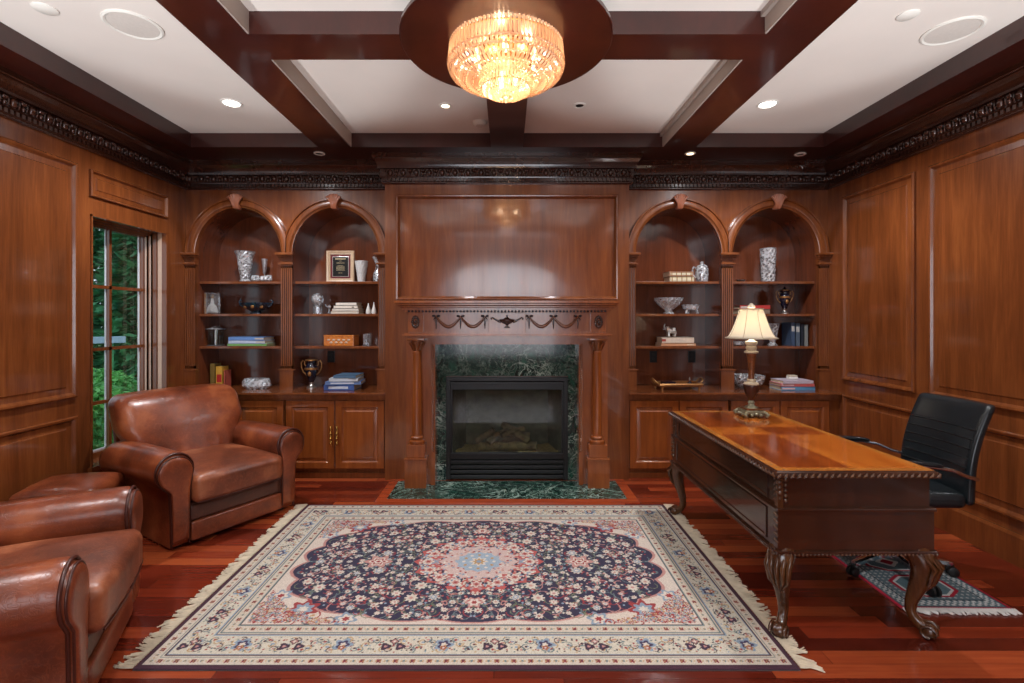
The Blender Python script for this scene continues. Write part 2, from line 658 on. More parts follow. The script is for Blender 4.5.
    def build(s, name, mat=None, parent=None, smooth=None, loc=None, rotz=0, recalc=True):
        me = bpy.data.meshes.new(name)
        me.from_pydata([tuple(p) for p in s.v], [], s.f)
        me.validate()
        if recalc:
            bm = bmesh.new()
            bm.from_mesh(me)
            bmesh.ops.recalc_face_normals(bm, faces=list(bm.faces))
            bm.to_mesh(me)
            bm.free()
        o = bpy.data.objects.new(name, me)
        COL.objects.link(o)
        if mat is not None:
            me.materials.append(M[mat] if isinstance(mat, str) else mat)
        if smooth is not None:
            me.polygons.foreach_set('use_smooth', [True] * len(me.polygons))
            me.update()
            bm = bmesh.new()
            bm.from_mesh(me)
            for e in bm.edges:
                if len(e.link_faces) == 2 and e.calc_face_angle(0) > math.radians(smooth):
                    e.smooth = False
            bm.to_mesh(me)
            bm.free()
        if parent is not None:
            o.parent = parent
        if loc is not None:
            o.location = loc
            o.rotation_euler = (0, 0, rotz)
        return o


def thing(name, label, cat, loc=(0, 0, 0), rotz=0, group=None):
    o = bpy.data.objects.new(name, None)
    o.empty_display_size = 0.1
    COL.objects.link(o)
    o.location = loc
    o.rotation_euler = (0, 0, rotz)
    return tag(o, label, cat, group)


def tag(o, label, cat, group=None, kind=None):
    o['label'] = label
    o['category'] = cat
    if group:
        o['group'] = group
    if kind:
        o['kind'] = kind
    return o


def struct(o, label=None):
    o['kind'] = 'structure'
    if label:
        o['label'] = label
    return o


def copy_tree(o, parent=None):
    c = o.copy()
    COL.objects.link(c)
    if parent is not None:
        c.parent = parent
        c.matrix_parent_inverse = o.matrix_parent_inverse.copy()
    for ch in list(o.children):
        copy_tree(ch, c)
    return c


# ------------------------------------------------------------------ room dimensions
XW = 3.03      # side walls
YB = 4.63      # bookcase face plane
YN = 5.0       # niche backs
YF = 4.43      # chimney breast face
BW = 1.103     # chimney breast half width
ZB = 2.93      # underside of beams
ZC = 3.05      # ceiling
YK = -2.7      # wall behind the camera

# floor
struct(MB().box(-XW - .25, XW + .25, YK - .2, YB + .5, -0.12, 0).build('floor', 'floor'), 'glossy reddish brown hardwood floorboards')
# ceiling
struct(MB().box(-XW - .25, XW + .25, YK - .2, YB + .5, ZC, ZC + 0.15).build('ceiling', 'ceiling'), 'white painted ceiling between the dark beams')

# walls ---------------------------------------------------------------
WY0, WY1, WZ0, WZ1 = 3.56, 4.355, 0.37, 2.22   # window opening in the left wall
lw = MB()
lw.box(-XW - .24, -XW, YK - .2, WY0, 0, ZC)
lw.box(-XW - .24, -XW, WY1, YB + .5, 0, ZC)
lw.box(-XW - .24, -XW, WY0, WY1, 0, WZ0)
lw.box(-XW - .24, -XW, WY0, WY1, WZ1, ZC)
wall_left = struct(lw.build('wall_left', 'wood'), 'cherry panelled wall with the window')
wall_right = struct(MB().box(XW, XW + .24, YK - .2, YB + .5, 0, ZC).build('wall_right', 'wood'), 'cherry panelled wall beside the desk')
wall_back = struct(MB().box(-XW - .2, XW + .2, YN + .02, YN + .2, 0, ZC).build('wall_back', 'wood_shaded'))

PANEL = [(0, 0), (0.0, 0.018), (0.008, 0.024), (0.02, 0.022), (0.03, 0.008), (0.036, 0.002), (0.075, 0.006), (0.082, 0.012)]
mpL = lambda a, b, h: (-XW + h, a, b)
mpR = lambda a, b, h: (XW - h, a, b)
for (mp, wall, spans) in ((mpL, wall_left, [(1.66, 3.437, .91, 2.55), (1.66, 3.437, .27, .78), (-.2, 1.52, .91, 2.55), (-.2, 1.52, .27, .78), (-2.3, -.34, .91, 2.55), (-2.3, -.34, .27, .78), (3.55, 4.36, 2.35, 2.545)]),
                          (mpR, wall_right, [(3.626, 4.405, .91, 2.55), (3.626, 4.405, .27, .78), (1.66, 3.504, .91, 2.55), (1.66, 3.504, .27, .78), (-.2, 1.52, .91, 2.55), (-.2, 1.52, .27, .78), (-2.3, -.34, .91, 2.55), (-2.3, -.34, .27, .78)])):
    for a0, a1, b0, b1 in spans:
        MB().frame(a0, a1, b0, b1, PANEL if b1 - b0 > .3 else [(i * .7, h) for i, h in PANEL], mp).build('raised_panel', 'wood', wall)
# baseboards
struct(MB().sweep([(-XW, YK), (-XW, YF - 0.02)], [(0, 0), (.022, 0), (.022, .17), (.012, .19), (0, .19)]).build('baseboard_left', 'wood'))
struct(MB().sweep([(XW, YF - 0.02), (XW, YK)], [(0, 0), (.022, 0), (.022, .17), (.012, .19), (0, .19)]).build('baseboard_right', 'wood'))

# wall behind the camera with a large arched window opening
def arch_wall(x0, x1, z1, y0, y1, cx, hw, zs, z0, n=24):
    mb = MB()
    mb.box(x0, cx - hw, y0, y1, 0, z1)
    mb.box(cx + hw, x1, y0, y1, 0, z1)
    if z0 > 0:
        mb.box(cx - hw, cx + hw, y0, y1, 0, z0)
    pts = [(cx - hw, zs)] + [(cx - hw * math.cos(PI * i / n), zs + hw * AR * math.sin(PI * i / n)) for i in range(1, n)] + [(cx + hw, zs)]
    for i in range(len(pts) - 1):
        (xa, za), (xb, zb) = pts[i], pts[i + 1]
        mb.add([(xa, y0, za), (xb, y0, zb), (xb, y0, z1), (xa, y0, z1), (xa, y1, za), (xb, y1, zb), (xb, y1, z1), (xa, y1, z1)],
               [(0, 1, 2, 3), (7, 6, 5, 4), (0, 4, 5, 1), (3, 2, 6, 7), (0, 3, 7, 4), (1, 5, 6, 2)])
    return mb


AR = 0.5
struct(arch_wall(-XW - .2, XW + .2, ZC, YK - .12, YK, -0.1, 1.55, 2.0, 0.6).build('wall_front', 'plaster'))
fw = MB()
for x in (-1.62, -.6, .4, 1.4):
    fw.box(x, x + .04, YK - .08, YK - .04, .75, 2.75 if abs(x + .1) < 1 else 2.05)
for z in (.75, 1.4, 2.0):
    fw.box(-1.65, 1.45, YK - .08, YK - .04, z, z + .04)
struct(fw.build('window_2', 'alu'), 'large arched window in the wall opposite the fireplace')

# chimney breast ------------------------------------------------------
FBX, FBZ = 0.52, 0.93
br = MB()
br.box(-BW, -FBX, YF, YN, 0, ZC)
br.box(FBX, BW, YF, YN, 0, ZC)
br.box(-FBX, FBX, YF, YN, FBZ, ZC)
br.box(-FBX, FBX, YN - .02, YN, 0, FBZ)
breast = struct(br.build('wall_breast', 'wood'), 'cherry chimney breast above and around the fireplace')
mpF = lambda a, b, h: (a, YF - h, b)
MB().frame(-1.0, 1.0, 1.625, 2.575, [(0, 0), (0, .03), (.008, .036), (.018, .034), (.03, .014), (.036, .004)], mpF, False).build('panel_moulding', 'wood', breast)
MB().box(-.964, .964, YF - .006, YF, 1.66, 2.54).build('flat_panel', 'lacquer', breast)

# window --------------------------------------------------------------
wf = MB()
gx = -XW - .2
t = .05
wf.box(gx - .02, gx + .035, WY0, WY0 + t, WZ0, WZ1)
wf.box(gx - .02, gx + .035, WY1 - t, WY1, WZ0, WZ1)
wf.box(gx - .02, gx + .035, WY0, WY1, WZ1 - t, WZ1)
wf.box(gx - .02, gx + .035, WY0, WY1, WZ0, WZ0 + t)
win = struct(wf.build('window_1', 'wood'), 'tall wooden window looking out onto green trees')
ms = MB()
ym = (WY0 + WY1) / 2
ms.box(gx + .004, gx + .028, ym - .013, ym + .013, WZ0 + t, WZ1 - t)
for z in (.80, 1.22, 1.71):
    ms.box(gx + .004, gx + .028, WY0 + t, WY1 - t, z - .013, z + .013)
ms.build('window_muntins', 'wood', win)
sp = MB()
sp.box(gx - .006, gx + .003, ym - .02, ym + .02, WZ0 + t, WZ1 - t)
sp.box(gx - .006, gx + .003, WY1 - t - .012, WY1 - t, WZ0 + t, WZ1 - t)
sp.box(gx - .006, gx + .003, WY0 + t, WY1 - t, WZ0 + t, WZ0 + t + .012)
sp.build('window_spacer', 'alu', win)
MB().box(gx - .004, gx - .001, WY0 + t, WY1 - t, WZ0 + t, WZ1 - t).build('window_glass', 'pane', win)
# stepped jamb mouldings inside the reveal
jm = MB()
for k, (x0, x1, d) in enumerate([(gx + .035, gx + .06, .045), (gx + .065, gx + .09, .034), (gx + .095, gx + .13, .022), (gx + .135, -XW + .012, .012)]):
    jm.box(x0, x1, WY1 - d, WY1, WZ0, WZ1)
    jm.box(x0, x1, WY0, WY0 + d, WZ0, WZ1)
    jm.box(x0, x1, WY0, WY1, WZ1 - d, WZ1)
jm.build('window_jamb', 'wood', win)
jl = MB()
for x0, x1, d in ((gx + .048, gx + .06, .047), (gx + .078, gx + .09, .036), (gx + .135, -XW - .03, .0135)):
    jl.box(x0, x1, WY1 - d, WY1, WZ0, WZ1)
jl.build('window_liner', 'liner', win)
sl = MB()
sl.box(gx + .035, -XW + .03, WY0 - .02, WY1 + .02, WZ0 - .03, WZ0 + .012, .004)
sl.build('window_sill', 'wood', win)

# ceiling beams --------------------------------------------------------
def beam(n, x0, x1, y0, y1, label=None, z0=ZB):
    o = MB().box(x0, x1, y0, y1, z0, ZC).build('trim_%d' % n, 'beam')
    struct(o, label)
    return o


beam(1, -XW, -2.71, YK, YB, 'dark ceiling beam along the window wall')
beam(2, 2.71, XW, YK, YB, 'dark ceiling beam along the right wall')
beam(3, -2.71, 2.71, 4.20, YB, 'dark ceiling beam above the bookcases')
bl = beam(4, -1.62, -1.34, YK, 4.20, 'dark ceiling beam left of the chandelier')
brr = beam(5, 1.34, 1.62, YK, 4.20, 'dark ceiling beam right of the chandelier')
beam(6, -1.34, 1.34, 2.53, 2.78, 'dark ceiling beam crossing under the chandelier')
beam(7, -.137, .137, 2.78, 4.20, 'dark ceiling beam running from chandelier to chimney breast')
beam(8, -.137, .137, .4, 2.53)
beam(9, -1.34, 1.34, .1, .4)
beam(10, -2.71, 2.71, YK, YK + .3)
for (y0, y1) in ((2.78, 4.20), (.4, 2.53)):  # thin grey boards added as painted sheen along the inner beam sides
    MB().box(-1.34, -1.332, y0, y1, ZB + .003, ZC).build('beam_sheen_board', 'beam_sheen', bl)
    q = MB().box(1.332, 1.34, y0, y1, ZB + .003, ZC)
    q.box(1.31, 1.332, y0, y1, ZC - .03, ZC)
    q.build('beam_sheen_board', 'beam_sheen', brr)
# crown moulding
path = [(-XW, YK), (-XW, YB), (-BW, YB), (-BW, YF), (BW, YF), (BW, YB), (XW, YB), (XW, YK)]
cp = [(-.01, 2.672), (.014, 2.672), (.018, 2.682), (.018, 2.69), (.024, 2.694), (.024, 2.722), (.034, 2.724), (.036, 2.732), (.034, 2.738), (.036, 2.80),
      (.054, 2.804), (.056, 2.82), (.06, 2.835), (.068, 2.858), (.084, 2.88), (.088, 2.884), (.088, 2.896), (.096, 2.9), (.096, ZB + .004), (-.01, ZB + .004)]
crown = struct(MB().sweep(path, cp).build('trim_11', 'crown'), 'carved dark crown moulding around the room')
eg = MB()
dn = MB()
for i in range(len(path) - 1):
    a = Vector(path[i])
    b = Vector(path[i + 1])
    L = (b - a).length
    d = (b - a) / L
    nn = Vector((d.y, -d.x))
    st = max(0.0, 0)
    m = max(1, round(L / .115))
    for k in range(m):
        s_ = (k + .5) * L / m
        p = a + d * s_ + nn * .042
        if a.y < 0 and p.y < 0.6 or b.y < 0 and p.y < 0.6:
            continue
        ax = abs(d.x)
        # egg with leaf collar
        eg.ball((p.x, p.y, 2.768), .022 if ax > .5 else .02, .02 if ax > .5 else .022, .031, 8, 6)
        for sg in (-1, 1):
            q = p + d * sg * .033
            eg.ball((q.x, q.y, 2.77), .008, .008, .033, 6, 5)
            q = p + d * sg * .05 + nn * .004
            eg.ball((q.x, q.y, 2.785), .012, .012, .016, 6, 4)
        q = a + d * (s_ + .0575) + nn * .044
        eg.ball((q.x, q.y, 2.754), .011, .011, .02, 6, 4)
    m = max(1, round(L / .036))
    for k in range(m):
        p = a + d * ((k + .5) * L / m) + nn * .03
        if a.y < 0 and p.y < 1.2 or b.y < 0 and p.y < 1.2:
            continue
        w = .010
        dn.box(p.x - (w if abs(d.x) > .5 else .012), p.x + (w if abs(d.x) > .5 else .012), p.y - (w if abs(d.y) > .5 else .012), p.y + (w if abs(d.y) > .5 else .012), 2.695, 2.721)
eg.build('egg_and_leaf_carving', 'crown', crown, 60)
dn.build('dentil_band', 'crown', crown)

# ceiling fittings ------------------------------------------------------
def downlight(x, y, lab, big=True, z=ZC, lens='lens'):
    t = thing('recessed_downlight', lab, 'ceiling light', (x, y, z), 0)
    r = .062 if big else .036
    MB().lathe([(r + .012, 0.001), (r + .012, -.005), (r, -.008), (r - .006, -.004), (r - .006, .001)], n=24).build('trim_ring', 'white', t, 40)
    MB().lathe([(r - .007, -.001), (r - .007, -.0035), (.001, -.0045)], n=20).build('lens', lens, t)
    return t


downlight(-2.03, 3.61, 'lit round downlight in the left ceiling panel, above the left bookcase')
downlight(1.93, 3.63, 'lit round downlight in the right ceiling panel, above the right bookcase')
for x, y in ((-2.03, 1.3), (1.95, 1.3), (-2.03, -.9), (1.95, -.9)):
    pass
downlight(-.46, 3.656, 'small adjustable spotlight in ceiling, glowing, left of the centre beam', False, lens='spotlens')
downlight(.54, 3.65, 'small spotlight with dark eye in ceiling, right of the centre beam', False, lens='black_dull')
downlight(-1.67, 4.36, 'small unlit spotlight in the beam above the left bookcase', False, ZB, 'black_dull')
downlight(1.63, 4.36, 'small lit spotlight in the beam above the right bookcase', False, ZB, 'spotlens')
downlight(2.62, 4.38, 'small dark spotlight in the beam near the right back corner', False, ZB, 'black_dull')
for (x, y, lab) in ((-2.02, 2.65, 'large round ceiling speaker above the left armchairs'), (2.457, 2.706, 'large round ceiling speaker above the desk')):
    t = thing('ceiling_speaker', lab, 'speaker', (x, y, ZC))
    MB().lathe([(.138, .001), (.138, -.006), (.128, -.01), (.118, -.006), (.118, .001)], n=36).build('rim', 'white', t, 40)
    MB().lathe([(.117, .0), (.117, -.005), (.06, -.007), (.001, -.008)], n=36).build('grille', 'grille', t, 40)
for (x, y, r, lab) in ((-2.366, 2.51, .055, 'small blank round cover plate on the left ceiling panel'), (2.097, 2.563, .05, 'small blank round cover plate on the right ceiling panel')):
    tag(MB().lathe([(r, .001), (r, -.004), (r * .9, -.008), (.001, -.009)], (0, 0, 0), 28).build('cover_plate', 'white', None, 40, (x, y, ZC)), lab, 'cover plate')
t = thing('smoke_detector', 'small white smoke detector on the ceiling beside the centre beam', 'smoke detector', (-.22, 3.96, ZC))
MB().lathe([(.058, .001), (.058, -.012), (.05, -.02), (.03, -.03), (.001, -.032)], n=28).build('housing', 'white', t, 50)
MB().lathe([(.03, -.030), (.03, -.036), (.001, -.037)], n=16).build('sensor_cap', 'grille', t)

# chandelier -------------------------------------------------------------
disc = struct(MB().lathe([(.555, .0), (.555, -.018), (.548, -.026), (.52, -.028), (.001, -.028)], n=72).build('trim_12', 'beam', None, 30, (CHX, CHY, ZB)), 'round dark wood ceiling medallion behind the chandelier')
ch = thing('chandelier', 'round tiered crystal chandelier glowing amber under the wooden medallion', 'chandelier', (CHX, CHY, 2.902))
MB().lathe([(.12, 0), (.12, -.012), (.1, -.022), (.001, -.024)], n=32).build('ceiling_plate', 'brass', ch, 40)
MB().lathe([(.012, -.01), (.012, -.225), (.001, -.225)], n=12).build('stem', 'brass', ch)
for (r, z) in ((.29, -.022), (.297, -.102), (.288, -.134), (.130, -.148), (.128, -.218)):
    q = MB()
    q.tube([(r * math.cos(2 * PI * j / 40), r * math.sin(2 * PI * j / 40), z) for j in range(41)], .0035, 6, False)
    q.build('brass_ring', 'brass', ch, 40)


def crystal_tier(rt, rb, z0, z1, n, w, tops=True):
    q = MB()
    for j in range(n):
        a = 2 * PI * j / n
        ca, sa = math.cos(a), math.sin(a)
        pa = Vector((rt * ca, rt * sa, z0))
        pb = Vector((rb * ca, rb * sa, z1))
        q.tube([pa, pa.lerp(pb, .15), pa.lerp(pb, .85), pb], [w * .4, w, w * 1.05, w * .3], 4)
        if tops:
            q.ball(tuple(pa + Vector((0, 0, .006))), w * 1.25, n=6, m=4)
    return q


for (a, b, z0, z1, n, w) in ((.294, .303, -.014, -.098, 88, .0072), (.303, .296, -.106, -.130, 84, .0075), (.292, .264, -.137, -.157, 76, .0078), (.258, .224, -.161, -.176, 66, .0078),
                             (.218, .180, -.179, -.189, 56, .0078), (.174, .142, -.191, -.196, 44, .0078), (.136, .135, -.150, -.215, 46, .0065), (.133, .108, -.221, -.242, 42, .007),
                             (.104, .070, -.245, -.258, 32, .007), (.066, .034, -.260, -.268, 20, .007)):
    crystal_tier(a, b, z0, z1, n, w).build('crystal_tier', 'chand', ch, 50)
for (r, z) in ((.302, -.102), (.294, -.134), (.262, -.159), (.222, -.178), (.178, -.19)):
    q = MB()
    n = int(r * 2 * PI / .02)
    for j in range(n):
        q.ball((r * math.cos(2 * PI * j / n), r * math.sin(2 * PI * j / n), z), .0085, n=6, m=4)
    q.build('bead_row', 'chand', ch, 50)
MB().lathe([(.001, -.262), (.012, -.268), (.02, -.278), (.014, -.29), (.001, -.298)], n=10).build('finial', 'chand', ch, 50)
for j in range(6):
    a = 2 * PI * j / 6 + .5
    q = MB()
    q.lathe([(.001, -.118), (.012, -.112), (.016, -.098), (.014, -.08), (.007, -.062), (.007, -.05)], (.17 * math.cos(a), .17 * math.sin(a), 0), 10)
    q.build('bulb', 'bulb', ch, 60)
for j in range(3):
    a = 2 * PI * j / 3
    MB().lathe([(.001, -.205), (.011, -.2), (.014, -.188), (.011, -.17), (.006, -.15)], (.05 * math.cos(a), .05 * math.sin(a), 0), 10).build('bulb', 'bulb', ch, 60)
for j in range(3):
    a = 2 * PI * j / 3 + .3
    point_light('chandelier_lamp', (CHX + .12 * math.cos(a), CHY + .12 * math.sin(a), 2.902 - .09), 3.2, (1, .70, .46), .03)
point_light('chandelier_lamp', (CHX, CHY, 2.902 - .2), 1.3, (1, .72, .46), .03)

# ------------------------------------------------------------------ bookcases
ZCT = .79     # counter top
ZS = 2.07     # spring line
RA = .405
RZ = 1.07    # the arches stand a little taller than round
SH = [1.196, 1.505, 1.815]   # shelf top surfaces
BAYC = [1.615, 2.53]


def bookcase(s, lab):
    """s = -1 left, +1 right"""
    t = thing('arched_bookcase', lab, 'bookcase', (s * 2.07, YB, ZCT))
    ox = s * 2.07
    T = Matrix.Translation((-ox, -YB, -ZCT))

    def W(mb):   # world to local
        mb.v = [(x - ox, y - YB, z - ZCT) for x, y, z in mb.v]
        return mb
    x_in, x_out = BW, XW
    bays = [(c - RA, c + RA) for c in BAYC]
    # face frame with two arched openings
    y0, y1 = YB, YB + .03
    mb = MB()

    def bx(xa, xb, za, zb, ya=y0, yb=y1):
        mb.box(min(s * xa, s * xb), max(s * xa, s * xb), ya, yb, za, zb)
    bx(x_in, bays[0][0], ZCT, ZB)
    bx(bays[0][1], bays[1][0], ZCT, ZB)
    bx(bays[1][1], x_out, ZCT, ZB)
    n = 28
    for (a, b) in bays:
        c = (a + b) / 2
        for i in range(n):
            xa, xb = c - RA * math.cos(PI * i / n), c - RA * math.cos(PI * (i + 1) / n)
            za, zb = ZS + RA * RZ * math.sin(PI * i / n), ZS + RA * RZ * math.sin(PI * (i + 1) / n)
            vs = []
            for y in (y0, y1):
                vs += [(s * xa, y, za), (s * xb, y, zb), (s * xb, y, ZB), (s * xa, y, ZB)]
            mb.add(vs, [(0, 1, 2, 3), (7, 6, 5, 4), (0, 4, 5, 1), (3, 2, 6, 7), (0, 3, 7, 4), (1, 5, 6, 2)])
    W(mb).build('face_frame', 'wood', t)
    # niche shells: sides, vault and back
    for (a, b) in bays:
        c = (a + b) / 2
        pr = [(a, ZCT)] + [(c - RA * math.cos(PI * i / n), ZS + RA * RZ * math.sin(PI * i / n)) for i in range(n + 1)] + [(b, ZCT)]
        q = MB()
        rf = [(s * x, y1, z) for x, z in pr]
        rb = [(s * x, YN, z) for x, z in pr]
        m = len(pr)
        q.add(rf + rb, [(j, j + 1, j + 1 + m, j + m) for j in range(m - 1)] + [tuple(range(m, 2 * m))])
        o = W(q).build('niche_lining', 'wood_shaded', t, 35)
        # arch moulding
        prof = [(0, -.0), (0, .022), (.012, .026), (.02, .04), (.045, .044), (.066, .036), (.072, .05), (.084, .048), (.088, 0)]
        rings = []
        for i in range(n * 2 + 1):
            al = PI * i / (n * 2)
            rings.append([(s * (c - (RA + o_) * math.cos(al)), YB - h, ZS + (RA * RZ + o_) * math.sin(al)) for o_, h in prof])
        # clip moulding where it would pass the neighbouring arch
        mid = (BAYC[0] + BAYC[1]) / 2
        for r in rings:
            for k, (x, y, z) in enumerate(r):
                lim = mid
                if c < mid and abs(x) > lim:
                    r[k] = (s * lim, y, z)
                if c > mid and abs(x) < lim:
                    r[k] = (s * lim, y, z)
                if abs(x) < BW:
                    r[k] = (s * BW, y, z)
                if abs(x) > XW:
                    r[k] = (s * XW, y, z)
        W(MB().loft(rings)).build('arch_moulding', 'wood', t, 50)
        # keystone: fluted shell
        k_ = MB()
        zk = ZS + RA * RZ
        for j in range(-3, 4):
            u_ = j / 3
            bot = Vector((s * c + .018 * u_, YB - .056, zk - .012))
            top = Vector((s * c + .062 * u_, YB - .072, zk + .118 - .026 * u_ * u_))
            k_.tube([bot, bot.lerp(top, .35) + Vector((-.010 * u_, -.012, 0)), bot.lerp(top, .7) + Vector((-.010 * u_, -.004, 0)), top, top + Vector((.008 * u_, -.006, -.012))], [.009, .011, .012, .013, .006], 7)
        k_.box(s * c - .024, s * c + .024, YB - .05, YB, zk - .02, zk + .085, .006)
        W(k_).build('shell_keystone', 'carve_light', t, 60)
        # shelves
        for z in SH:
            W(MB().box(min(s * a, s * b), max(s * a, s * b), YB + .045, YN, z - .024, z, .003)).build('shelf', 'wood', t)
    # pilasters
    spans = [(BW + .003, bays[0][0]), (bays[0][1], bays[1][0]), (bays[1][1], XW - .004)]
    for k, (a, b) in enumerate(spans):
        if k == 2:
            b = a + .11
        xa, xb = min(s * a, s * b), max(s * a, s * b)
        q = MB()
        q.box(xa, xb, YB - .008, YB, ZCT + .19, ZS - .10)
        w = (xb - xa)
        nf = 5 if k else 4
        q.box(xa, xb, YB - .026, YB, ZCT + .19, ZCT + .225)
        q.box(xa, xb, YB - .026, YB, ZS - .135, ZS - .10)
        for j in range(nf + 1):
            xc = xa + w * (.06 + .88 * j / nf)
            q.box(xc - w * .06, xc + w * .06, YB - .026, YB, ZCT + .2, ZS - .12)
        p = W(q).build('fluted_pilaster', 'wood', t, 40)
        e0 = .0 if (k == 0 and s > 0) or (k == 2 and False) else .016
        ea = .030 if not (k == 0 and s > 0) else 0
        eb = .030 if not (k == 0 and s < 0) else 0
        q = MB()
        q.box(xa - ea, xb + eb, YB - .085, YB, ZS - .018, ZS + .004, .003)
        q.box(xa - ea * .65, xb + eb * .65, YB - .064, YB, ZS - .036, ZS - .018, .004)
        q.box(xa - ea * .35, xb + eb * .35, YB - .048, YB, ZS - .052, ZS - .036, .003)
        q.box(xa - ea * .2, xb + eb * .2, YB - .03, YB, ZS - .072, ZS - .045)
        q.box(xa - ea * .5, xb + eb * .5, YB - .05, YB, ZS - .104, ZS - .088, .003)
        q.box(xa, xb, YB - .026, YB, ZS - .1, ZS - .072)
        W(q).build('capital', 'wood', p)
        q = MB()
        q.box(xa - ea * .3, xb + eb * .3, YB - .032, YB, ZCT, ZCT + .18)
        q.box(xa - ea * .8, xb + eb * .8, YB - .038, YB, ZCT + .18, ZCT + .195, .003)
        W(q).build('plinth', 'wood', p)
    return t


bookcase(-1, 'built-in cherry bookcase with two arches, left of the fireplace')
bookcase(1, 'built-in cherry bookcase with two arches, right of the fireplace')

# base cabinets and worktops
YD = 4.455


def base_cabinet(s, xa, xb, lab, handles):
    """xa<xb distances from the centre; s side"""
    x0, x1 = min(s * xa, s * xb), max(s * xa, s * xb)
    t = thing('base_cabinet', lab, 'cabinet', ((x0 + x1) / 2, YD, 0))
    ox = (x0 + x1) / 2
    q = MB()
    q.box(x0 - ox, x1 - ox, .02, YN - YD, .10, .72)
    q.box(x0 - ox, x1 - ox, .05, .5, 0, .10)
    q.build('carcass', 'wood', t)
    q = MB()
    q.box(x0 - ox, x1 - ox, .03, .05, 0, .05, .003)
    q.build('toe_rail', 'wood', t)
    w = (x1 - x0) / 2
    for k in range(2):
        a = x0 - ox + w * k + .006
        b = a + w - .012
        mp = lambda u, v, h: (u, .02 - h, v)
        q = MB()
        q.frame(a, b, .095, .712, [(0, 0), (0, .018), (.004, .022), (.055, .022), (.062, .012), (.068, .008), (.09, .012), (.10, .018)], mp)
        d = q.build('door', 'wood_warm', t)
        if handles:
            hx = b - .022 if k == 0 else a + .022
            q = MB()
            z = .40
            q.lathe([(.001, -.09), (.009, -.085), (.013, -.07), (.007, -.056), (.008, -.03), (.014, -.022), (.008, -.012), (.011, 0), (.008, .012), (.014, .022), (.008, .03), (.007, .056), (.013, .07), (.009, .085), (.001, .09)], (hx, -.028, z), 10)
            for dz in (-.055, .055):
                q.lathe([(.01, -.004), (.01, .004)], (hx, -.028, z + dz), 8)
                q.box(hx - .009, hx + .009, -.03, -.002, z + dz - .009, z + dz + .009, .003)
            q.build('handle', 'brass', d, 50)
    return t


base_cabinet(-1, 1.11, 2.02, 'base cabinet with brass handles on its two doors, beside the left armchair', True)
base_cabinet(-1, 2.03, 2.94, 'base cabinet mostly hidden behind the left armchair', False)
base_cabinet(1, 1.11, 2.02, 'base cabinet right beside the fireplace, partly behind the lamp end of the desk', False)
base_cabinet(1, 2.03, 2.94, 'base cabinet in the right back corner, behind the desk', False)
for s, lab in ((-1, 'long cherry countertop under the left bookcase'), (1, 'long cherry countertop under the right bookcase')):
    x0, x1 = (-XW, -BW) if s < 0 else (BW, XW)
    q = MB()
    q.box(x0, x1, 4.415, YN, ZCT - .022, ZCT, .005)
    q.box(x0, x1, 4.432, YN, ZCT - .05, ZCT - .022)
    q.box(x0, x1, 4.445, YN, ZCT - .068, ZCT - .05)
    tag(q.build('countertop', 'wood'), lab, 'countertop')
struct(MB().box(-XW, -2.94, YD + .01, YN, 0, ZCT - .068).box(2.94, XW, YD + .01, YN, 0, ZCT - .068).build('trim_13', 'wood'))

# ------------------------------------------------------------------ fireplace
mt = thing('fireplace_mantel', 'carved cherry mantelpiece with columns, garlands and urn relief', 'mantel', (0, YF, 0))
YM = 4.20 - YF       # local front plane of pedestals


def L(mb, name, mat='wood_warm', sm=None, parent=None):
    return mb.build(name, mat, parent or mt, sm)


q = MB()
hw = .955
q.box(-hw, hw, -.30, 0, 1.59, 1.612, .004)
q.box(-hw + .012, hw - .012, -.288, 0, 1.572, 1.59, .004)
q.box(-hw + .035, hw - .035, -.27, 0, 1.553, 1.572, .006)
q.box(-hw + .06, hw - .06, -.25, 0, 1.535, 1.553)
q.box(-hw + .08, hw - .08, -.235, 0, 1.515, 1.535)
L(q, 'mantel_shelf')
q = MB()
for j in range(58):
    x = -.84 + 1.68 * j / 57
    q.ball((x, -.236, 1.522), .011, .01, .010, 6, 4)
L(q, 'bead_moulding', 'crown', 60)
q = MB()
q.box(-.85, .85, -.205, 0, 1.335, 1.515)
L(q, 'frieze_board')
# frieze blocks over the columns with oval rosettes
for s in (-1, 1):
    q = MB()
    xa, xb = sorted((s * .72, s * .85))
    q.box(xa, xb, -.228, -.2, 1.345, 1.515, .004)
    b = L(q, 'frieze_block')
    q = MB()
    xc = (xa + xb) / 2
    for k in range(12):
        a = 2 * PI * k / 12
        q.ball((xc + .026 * math.cos(a), -.232, 1.43 + .042 * math.sin(a)), .012, .01, .015, 6, 5)
    q.ball((xc, -.232, 1.43), .012, .012, .02, 8, 6)
    L(q, 'oval_rosette', 'carve_light' if False else 'crown', 60, b)
# center tablet
q = MB()
q.box(-.16, .16, -.222, -.2, 1.345, 1.51, .003)
L(q, 'frieze_tablet')
# garlands
for s in (-1, 1):
    for k in range(2):
        xa = .19 + k * .21
        xb = xa + .21
        pts = []
        for i in range(15):
            u = i / 14
            pts.append((s * (xa + (xb - xa) * u), -.215, 1.475 - .085 * math.sin(PI * u)))
        q = MB()
        q.tube(pts, [.006 + .009 * math.sin(PI * i / 14) for i in range(15)], 8)
        L(q, 'garland', 'wood', 60)
    for k, xx in enumerate((.19, .40, .61)):
        q = MB()
        for sg in (-1, 1):
            q.ball((s * xx + sg * .02, -.214, 1.482), .016, .01, .011, 8, 5)
            q.tube([(s * xx, -.212, 1.475), (s * xx + sg * .02, -.216, 1.455), (s * xx + sg * .014, -.212, 1.435)], [.006, .005, .002], 6)
        q.tube([(s * xx, -.212, 1.47), (s * xx, -.214, 1.42), (s * xx, -.212, 1.372)], [.005, .008, .003], 6)
        L(q, 'ribbon_bow', 'crown', 60)
